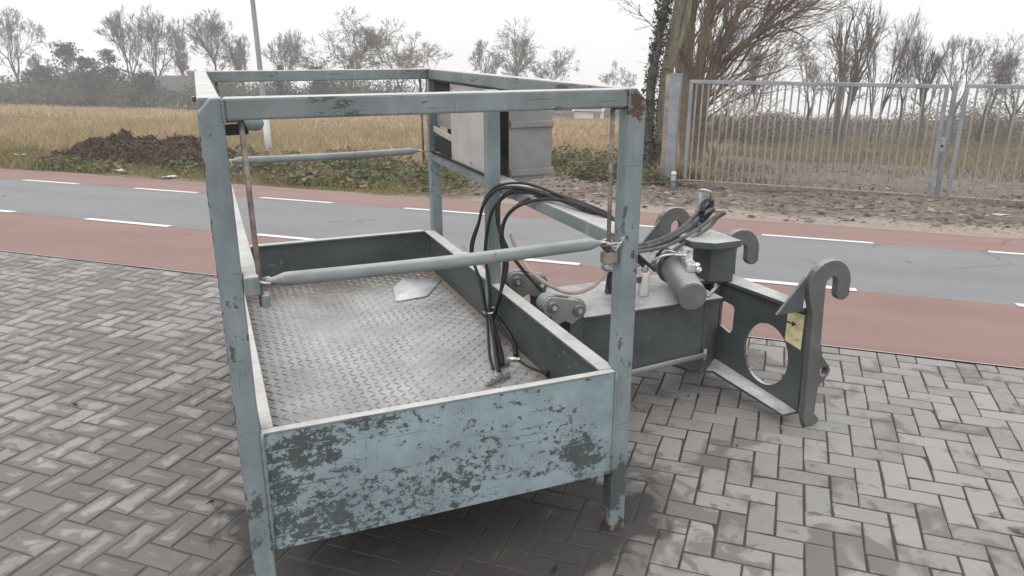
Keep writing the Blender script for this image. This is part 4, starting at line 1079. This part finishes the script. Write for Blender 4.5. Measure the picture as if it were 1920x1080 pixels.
gate_leaf('second barred gate with a slightly lower top rail at the right edge of the picture', s_b, s_far, on_gate(1860, 162)[1], 26, False)
for k, (px, top) in enumerate(((1778, 152),)):
    post('gate_post', on_gate(px, 250)[0] + .0, .07, on_gate(px, top)[1], 'slim galvanised post standing between the two barred gates', 'gate post', 'galv', None, False, .12)
# steel track on the ground under the gates
m = MB(); n_ = 40; tr_ = []
for k in range(n_ + 1): s_ = -.3 + (s_far + .6) * k / n_; tr_.append(gp(s_, gz(s_) + .035))
tk = MB()
for k in range(n_): tk.bar(tr_[k], tr_[k + 1], .09, .07)
tag(tk.build('gate_track', M['rusty']), 'dirty steel ground track under the two gates', 'gate track')
# short blue-grey marker post
q = land_pt(1262, 350); e = tag(empty('marker_post', q), 'short pale blue marker post in front of the thick gate post', 'marker post')
MB().tube([(0, 0, -.1), (0, 0, .20)], .045, 12).build('shaft', M['galv'], e); MB().tube([(0, 0, .2005), (0, 0, .24), (0, 0, .262)], [.047, .047, .02], 12).build('cap', M['white_paint'], e)
# street lamp
a, v = land_at(505, 287); q = land(a, v); e = tag(empty('street_lamp', q), 'tall grey street lamp pole with white lower shaft on the grass verge', 'street lamp')
lean = Vector((-.012, 0, 1))
MB().tube([lean * t for t in (-.3, 1.05)], [.085, .08], 14).build('lower_shaft', M['white_paint'], e)
MB().tube([lean * t for t in (1.051, 1.15, 4, 7.2)], [.068, .062, .054, .045], 14).build('pole', M['lamp_pole'], e)
MB().tube([lean * 7.2, lean * 7.2 + Vector((0, 0, .25)), lean * 7.2 + Vector((-.15, -.5, .42)), lean * 7.2 + Vector((-.25, -1.0, .45))], .03, 8).build('arm', M['lamp_pole'], e)
MB().prism([(-.16, -.05), (.16, -.05), (.10, .05), (-.10, .05)], 'y', -1.6, -1.0).build('lamp_head', M['lamp_pole'], e, .02).location = (-.33, 0, 7.62)

# ------------------------------------------------------------------ houses far off
def house(name, label, px, Y, w, d, hw, hr, rz, wm, rm, base_px=None, wins=3):
    p = at(px, 190, Y); zb = ground_below(p.x, p.y) + (base_px or 0); e = tag(empty(name, (p.x, p.y, zb), rz), label, 'house', 'houses beyond the trees')
    MB().box(-w / 2, w / 2, -d / 2, d / 2, -.3, hw).build('wall', M[wm], e)
    r = MB().prism([(-d / 2 - .4, hw - .05), (d / 2 + .4, hw - .05), (0, hw + hr)], 'x', -w / 2 - .3, w / 2 + .3).build('roof', M[rm], e)
    MB().box(w * .22, w * .22 + .6, -.3, .3, hw + hr * .55, hw + hr + .5).build('chimney', M['brickwall'], r)
    for i in range(wins):
        x = -w / 2 + w * (i + .5) / wins; o = MB().box(x - .6, x + .6, -d / 2 - .03, -d / 2 - .002, 1.0, 2.2).build('window', M['glass'], e)
        MB().box(x - .7, x + .7, -d / 2 - .06, -d / 2 - .002, .88, .985).build('sill', M['plaster'], o)
    MB().box(w / 2 - 1.1, w / 2 - .2, -d / 2 - .04, -d / 2 - .002, 0, 2.05).build('door', M['brickwall'], e)
    return e
house('house', 'low white-walled house with dark roof half hidden left of the cage corner', 338, 88, 5.5, 6, 1.9, 1.8, .1, 'plaster', 'roof')
house('house', 'small pale house with light roof seen between the control box and the right post', 1106, 104, 3.6, 4, 1.2, 1.3, -.2, 'plaster', 'stainless')
house('house', 'brown-walled house far behind between the right post and the control box', 1060, 118, 5.0, 5, 1.6, 1.5, .2, 'brickwall', 'roof_red')

# ------------------------------------------------------------------ grasses, brambles, heap, litter
nr = np.random.default_rng(7)
def vnoise(a, v, s, seed=0):
    return (np.sin(a * s + seed) * np.cos(v * s * 1.3 + seed * 2) + np.sin(a * s * 2.3 + v * s * 1.7 + seed * 3) * .6 + np.sin(v * s * 3.1 - a * s * 2.9 + seed) * .4) / 2.0
def land_np(a, v, dz):
    return np.stack([DV.x * a + NV.x * v, DV.y * a + NV.y * v, -SLOPE * (v - V_EDGE) + dz], 1)
def blades(name, label, a, v, h, w, cols, lean=.35, clump=None, cat='grass'):
    n = len(a); ang = nr.uniform(0, 2 * np.pi, n); base = land_np(a, v, -.03)
    sx = np.stack([np.cos(ang), np.sin(ang), np.zeros(n)], 1) * w[:, None]
    ln = np.stack([nr.normal(0, lean, n) * h, nr.normal(0, lean, n) * h, h * nr.uniform(.75, 1.1, n)], 1)
    mid = base + ln * .55; mid[:, 2] += h * .12
    V = np.stack([base - sx, base + sx, mid + sx * .6, mid - sx * .6, base + ln], 1).reshape(-1, 3); k = np.arange(n)[:, None] * 5
    Tt = np.concatenate([k + np.array([[0, 1, 2]]), k + np.array([[0, 2, 3]]), k + np.array([[3, 2, 4]])])
    return tag(np_mesh(name, V, Tt, M['blade'], None, np.repeat(cols, 5, 0)), label, cat, kind='stuff')
def pick(n, pal, sel):
    pal = np.array(pal); i = np.clip((sel * (len(pal) - 1)), 0, len(pal) - 1.001); k = i.astype(int); f = (i - k)[:, None]
    return (pal[k] * (1 - f) + pal[k + 1] * f) * nr.uniform(.72, 1.25, n)[:, None]
TAN = [(.54, .395, .255), (.48, .35, .215), (.41, .315, .18), (.29, .265, .125)]
# dry field, near part
n = 62000; a = nr.uniform(-34, -1.5, n); v = 11.6 + 22 * nr.random(n) ** 1.5
ok = (v > 13.2) | (a < -13.8 + .4 * np.sin(v * 3)); a, v = a[ok], v[ok]; n = len(a)
ok = ~((a > -3.5) & (v < 16)); a, v = a[ok], v[ok]; n = len(a)
hgt = (.25 + .16 * vnoise(a, v, 1.1) + .06 * vnoise(a, v, 3.1, 2)) * nr.uniform(.4, 1.35, n) * np.clip((v - 11.2) / 3.0, .35, 1)
sel = np.clip(.38 + .45 * vnoise(a, v, .45, 3) + .35 * vnoise(a, v, 1.7, 1) + .25 * (a < -12) + nr.normal(0, .15, n), 0, .999)
blades('dry_grass', 'tall dry yellow grass on the verge and near field', a, v, np.maximum(hgt, .05), nr.uniform(.006, .014, n), pick(n, TAN, sel), .5)
n = 60000; a = nr.uniform(-105, 6, n); v = 33 + 52 * nr.random(n) ** 1.2; ok = a < -5 + (v - 33) * .02; a, v = a[ok], v[ok]; n = len(a)
sel = np.clip(.30 + .3 * vnoise(a, v, .2, 3) + nr.normal(0, .12, n) + .5 * (v > 70), 0, .999)
blades('dry_grass', 'dry tan grass of the far field below the tree line', a, v, (.30 + .16 * vnoise(a, v, .4)) * nr.uniform(.4, 1.3, n), nr.uniform(.025, .055, n), pick(n, TAN, sel), .5)
# short green-brown verge
n = 46000; a = nr.uniform(-32, -4.0, n); v = 9.5 + 4.6 * nr.random(n)
ok = nr.random(n) < np.clip((v - 9.35) * 1.3 + .25 * vnoise(a, v, 2.0), .02, 1); a, v = a[ok], v[ok]
ok = nr.random(len(a)) < np.clip(-(a + 4.2) * 1.2, 0, 1); a, v = a[ok], v[ok]; n = len(a)
GRN = [(.13, .15, .05), (.18, .18, .07), (.26, .21, .10), (.30, .23, .12), (.15, .11, .06)]
sel = np.clip(.42 + .45 * vnoise(a, v, 1.1, 5) + nr.normal(0, .15, n), 0, .999)
blades('verge_grass', 'short green and straw coloured grass along the far road edge', a, v, .11 * nr.uniform(.4, 1.5, n), nr.uniform(.006, .012, n), pick(n, GRN, sel), .5)
# dry brown grass behind and around the gate
n = 60000; a = nr.uniform(-4.5, 24, n); v = 14.0 + 34 * nr.random(n) ** 1.2
ok = (a > -2.4) | (v > 30); a, v = a[ok], v[ok]; n = len(a)
dens = np.where(v < 18.5, np.clip(-(a - .6) * .5 + .1 + .30 * vnoise(a, v, 1.4) + np.clip((v - 16) * .08, 0, .3), .03, .9), np.clip(.62 + .4 * vnoise(a, v, .8, 3), .1, 1)); ok = nr.random(n) < dens; a, v = a[ok], v[ok]; n = len(a)
BRN = [(.215, .155, .105), (.18, .13, .088), (.27, .215, .15), (.165, .14, .085)]
blades('brown_grass', 'brown dead grass on the land behind the gates', a, v, (.17 + .10 * vnoise(a, v, .9)) * nr.uniform(.4, 1.5, n), nr.uniform(.006, .016, n), pick(n, BRN, np.clip(.4 + .4 * vnoise(a, v, .6, 2) + nr.normal(0, .15, n), 0, .999)), .4)
# clump of straw grass at the gate post foot
a0, v0 = land_at(1278, 338); n = 900; a = nr.normal(a0, .22, n); v = nr.normal(v0, .12, n)
blades('straw_tuft', 'tuft of straw grass at the foot of the thick gate post', a, v, nr.uniform(.15, .5, n), nr.uniform(.006, .012, n), pick(n, TAN, nr.random(n) * .6), .35)
# brambles and nettles
def brambles(name, label, spots, cols, size):
    V, C = [], []
    for (a0, a1, v0, v1, cnt, hmax) in spots:
        n = cnt; a = nr.uniform(a0, a1, n); v = nr.uniform(v0, v1, n); cl = vnoise(a, v, 2.2, 4) + .5 * vnoise(a, v, 5.1, 1)
        ok = cl > -.25 + nr.normal(0, .2, n); a, v, cl = a[ok], v[ok], cl[ok]; n = len(a)
        z = nr.random(n) ** 1.2 * hmax * np.clip(.35 + .7 * cl, .15, 1.1); P = land_np(a, v, z)
        A = nr.normal(0, size, (n, 3)); B = nr.normal(0, size, (n, 3)); A[:, 2] *= .55; B[:, 2] *= .55
        V.append(np.stack([P, P + A, P + A + B, P + B], 1).reshape(-1, 3))
        k = pick(n, cols, np.clip(.35 + .35 * vnoise(a, v, 1.3, 8) + nr.normal(0, .22, n), 0, .999)); C.append(np.repeat(k, 4, 0))
    V = np.concatenate(V); C = np.concatenate(C); k = np.arange(len(V) // 4)[:, None] * 4
    Tt = np.concatenate([k + np.array([[0, 1, 2]]), k + np.array([[0, 2, 3]])])
    return tag(np_mesh(name, V, Tt, M['leafcol'], None, C), label, 'ground cover', kind='stuff')
BRM = [(.060, .080, .032), (.10, .12, .05), (.17, .165, .08), (.27, .215, .12), (.20, .145, .08), (.12, .08, .05)]
brambles('brambles', 'low green and brown brambles on the verge behind the cage', [(-11.2, -5.0, 10.6, 14.4, 26000, .34), (-9.5, -4.6, 10.0, 11.2, 5000, .16), (-5.4, -2.4, 13.4, 17.0, 16000, .62), (-12.5, -10.6, 9.8, 11.2, 3500, .2), (-2.6, -1.3, 13.2, 15.0, 3000, .3)], BRM, .035)

# rotting heap of leaves and roots
ha, hv0 = land_at(80, 303); hb, hv1 = land_at(420, 306)
hc_a, hc_v = (ha + hb) / 2 + .1, 11.95; hl, hd, hh = 2.45, 1.25, .56
e = tag(empty('compost_heap', land(hc_a, hc_v), ROAD_A), 'long dark brown heap of rotting leaves, earth and roots on the far verge', 'compost heap')
m = MB(); nu, nv_ = 110, 64
def heap_h(u, w):
    r = math.sqrt((u / hl) ** 2 + (w / hd) ** 2); r *= 1 + .16 * mnoise.noise(Vector((u * 1.1, w * 1.1, 3)))
    b = max(0, 1 - r * r) ** .75; ridge = .62 + .34 * math.exp(-((u + .75) / .6) ** 2) + .48 * math.exp(-((u - 1.1) / .8) ** 2)
    nz = mnoise.noise(Vector((u * 2.6, w * 2.6, 1))) * .17 + mnoise.noise(Vector((u * 6, w * 6, 2))) * .13 + mnoise.noise(Vector((u * 17, w * 17, 4))) * .045
    return hh * b * ridge + nz * min(1, b * 2.2) - .06 - SLOPE * w
for j in range(nv_ + 1):
    for i in range(nu + 1):
        u = (-1 + 2 * i / nu) * hl * 1.08; w = (-1 + 2 * j / nv_) * hd * 1.08; m.v.append((u, w, heap_h(u, w)))
for j in range(nv_):
    for i in range(nu): k = j * (nu + 1) + i; m.face((k, k + 1, k + nu + 2, k + nu + 1), False)
m.build('mound', M['heap'], e, fix=False)
rg = random.Random(77); tw_ = MB()
for k in range(420):
    u = rg.uniform(-1, 1) * hl; w = rg.uniform(-1, .4) * hd; p = Vector((u, w, heap_h(u, w) + .01)); d = Vector((rg.gauss(0, 1), rg.gauss(0, .7), rg.gauss(0, .35))).normalized(); L = rg.uniform(.08, .34)
    tw_.tube(limb(rg, p, d, L, 2, .25, 0), [.007, .006, .003], 3, caps=False)
o = tw_.build('roots_and_twigs', M['twig_red'], e, fix=False); tag(o, kind='stuff')
n = 9000; u = nr.uniform(-1, 1, n) * hl * 1.05; w = nr.uniform(-1.08, .5, n) * hd
P = np.array([(x, y, heap_h(x, y) + .012) for x, y in zip(u, w)]); A = nr.normal(0, .028, (n, 3)); B = nr.normal(0, .028, (n, 3))
V = np.stack([P, P + A, P + B], 1).reshape(-1, 3); C = np.repeat(pick(n, [(.03, .02, .018), (.07, .042, .034), (.13, .085, .065), (.21, .125, .07)], np.clip(nr.random(n) ** 1.5 + .25 * (u > .9), 0, .99)), 3, 0)
tag(np_mesh('leaf_litter', V, np.arange(3 * n).reshape(-1, 3), M['litter'], e, C), kind='stuff')

# clods, stones and twigs on the bare ground by the gate
V, C = [], []
n = 5200; a = nr.uniform(-5.5, 9, n); v = 9.7 + 5.5 * nr.random(n); sz = .012 + .035 * nr.random(n) ** 4
P = land_np(a, v, np.array([ground_dz(x, y) for x, y in zip(a, v)]) + sz * .3); oct_ = np.array([(1, 0, 0), (0, 1, 0), (-1, 0, 0), (0, -1, 0), (0, 0, .8)], float)
J = nr.uniform(.6, 1.4, (n, 5, 1)); V = (P[:, None, :] + oct_[None] * sz[:, None, None] * J * np.array([1.5, 1, .8])).reshape(-1, 3); k = np.arange(n)[:, None] * 5
Tt = np.concatenate([k + np.array([q]) for q in ((0, 1, 4), (1, 2, 4), (2, 3, 4), (3, 0, 4))])
C = np.repeat(pick(n, [(.06, .048, .04), (.13, .10, .085), (.23, .19, .16), (.36, .32, .28)], nr.random(n) * .95), 5, 0)
tag(np_mesh('clods', V, Tt, M['litter'], None, C), 'scattered clods, stones and bits on the bare earth before the gates', 'clods', kind='stuff')
# scraps of white litter, each its own thing
def scrap(px, py, s, label, col='white_paint'):
    a, v = land_at(px, py); q = land(a, v, ground_dz(a, v) + .015); rg = random.Random(px); m = MB()
    for i in range(3):
        for j in range(3): m.v.append(((i - 1) * s + rg.uniform(-.2, .2) * s, (j - 1) * s * .55 + rg.uniform(-.2, .2) * s, rg.uniform(.0, .55) * s))
    for i in range(2):
        for j in range(2): k = i * 3 + j; m.face((k, k + 3, k + 4, k + 1), True)
    o = m.build('litter_scrap', M[col], None, fix=False); o.location = q; o.rotation_euler = (0, 0, rg.uniform(0, 6))
    so_ = o.modifiers.new('t', 'SOLIDIFY'); so_.thickness = .004
    return tag(o, label, 'litter', 'white litter on the verge')
scrap(40, 293, .13, 'pale crumpled scrap lying in the grass left of the compost heap'); scrap(230, 326, .12, 'white scrap at the road edge in front of the compost heap'); scrap(318, 334, .10, 'flat pale scrap at the road edge near the cage post')
scrap(1878, 402, .10, 'white scrap on the mud at the right edge of the picture')
# fallen branch on the bare ground
rg = random.Random(9); a, v = land_at(1290, 352); q = land(a, v, .03); e = tag(empty('fallen_branch', q), 'thin fallen branch on the bare ground left of the gate track', 'branch')
MB().tube(limb(rg, Vector((-.8, .1, .03)), Vector((1, -.1, .0)), 1.2, 6, .06, 0), [.018, .016, .014, .012, .009, .007, .004], 5).build('stem', M['bark'], e)

# leaves and crumbs on the paving
for k, (px, py, s) in enumerate(((47, 682, .012), (140, 760, .014), (222, 666, .008), (432, 1005, .009), (395, 945, .010), (1040, 1070, .010), (1918, 1000, .03), (1290, 745, .006), (1382, 838, .006), (248, 865, .008))):
    r = ray(px, py); t = -CAM_H / r.z; p = Vector((r.x * t, r.y * t, .004)); rg = random.Random(k + 300); m = MB()
    a_ = [rg.uniform(0, 6.28) for _ in range(1)][0]
    pts = [(s * 1.6, 0, .002), (s * .4, s * .6, .006), (-s * 1.2, s * .4, .001), (-s * 1.7, -s * .1, .003), (-s * .5, -s * .6, .007), (s * .6, -s * .5, .001)]
    m.v = pts + [(x, y, z + s * .25) for x, y, z in pts]; m.face((5, 4, 3, 2, 1, 0)); m.face((6, 7, 8, 9, 10, 11))
    for i in range(6): j = (i + 1) % 6; m.face((i, j, 6 + j, 6 + i))
    o = m.build('dead_leaf', M['rubber'] if k % 3 else M['rusty'], None, fix=False); o.location = p; o.rotation_euler = (0, 0, a_)
    LB = ('dark leaf on the paving near the left edge, far row', 'dark dead leaf on the paving left of the cage, middle distance', 'tiny dark crumb on the far left paving near the red lane', 'dark crumb close to the foot of the left front post',
          'dark leaf on the paving left of the cage front post', 'dark crumb on the paving under the front of the tray, bottom of the picture', 'dark leaf at the right edge of the paving', 'tiny crumb on the paving under the coupling arm', 'tiny crumb on the paving right of the front leg', 'dark crumb on the stained paving at lower left')
    tag(o, LB[k], 'dead leaf', 'dead leaves on the paving')

# ------------------------------------------------------------------ misty air
hz = MB().box(-340, 340, -80, 560, -46, 16).build('haze', None, None)
hm = bpy.data.materials.new('mist'); hm.use_nodes = True; ht = hm.node_tree; ht.nodes.clear()
ho_ = ht.nodes.new('ShaderNodeOutputMaterial'); pv = ht.nodes.new('ShaderNodeVolumePrincipled')
pv.inputs['Color'].default_value = (.97, .975, 1, 1); pv.inputs['Density'].default_value = .0025; pv.inputs['Anisotropy'].default_value = .2
ht.links.new(pv.outputs[0], ho_.inputs['Volume']); hz.data.materials.append(hm)
tag(hz, 'thin winter mist over the road and fields', 'haze', kind='stuff')
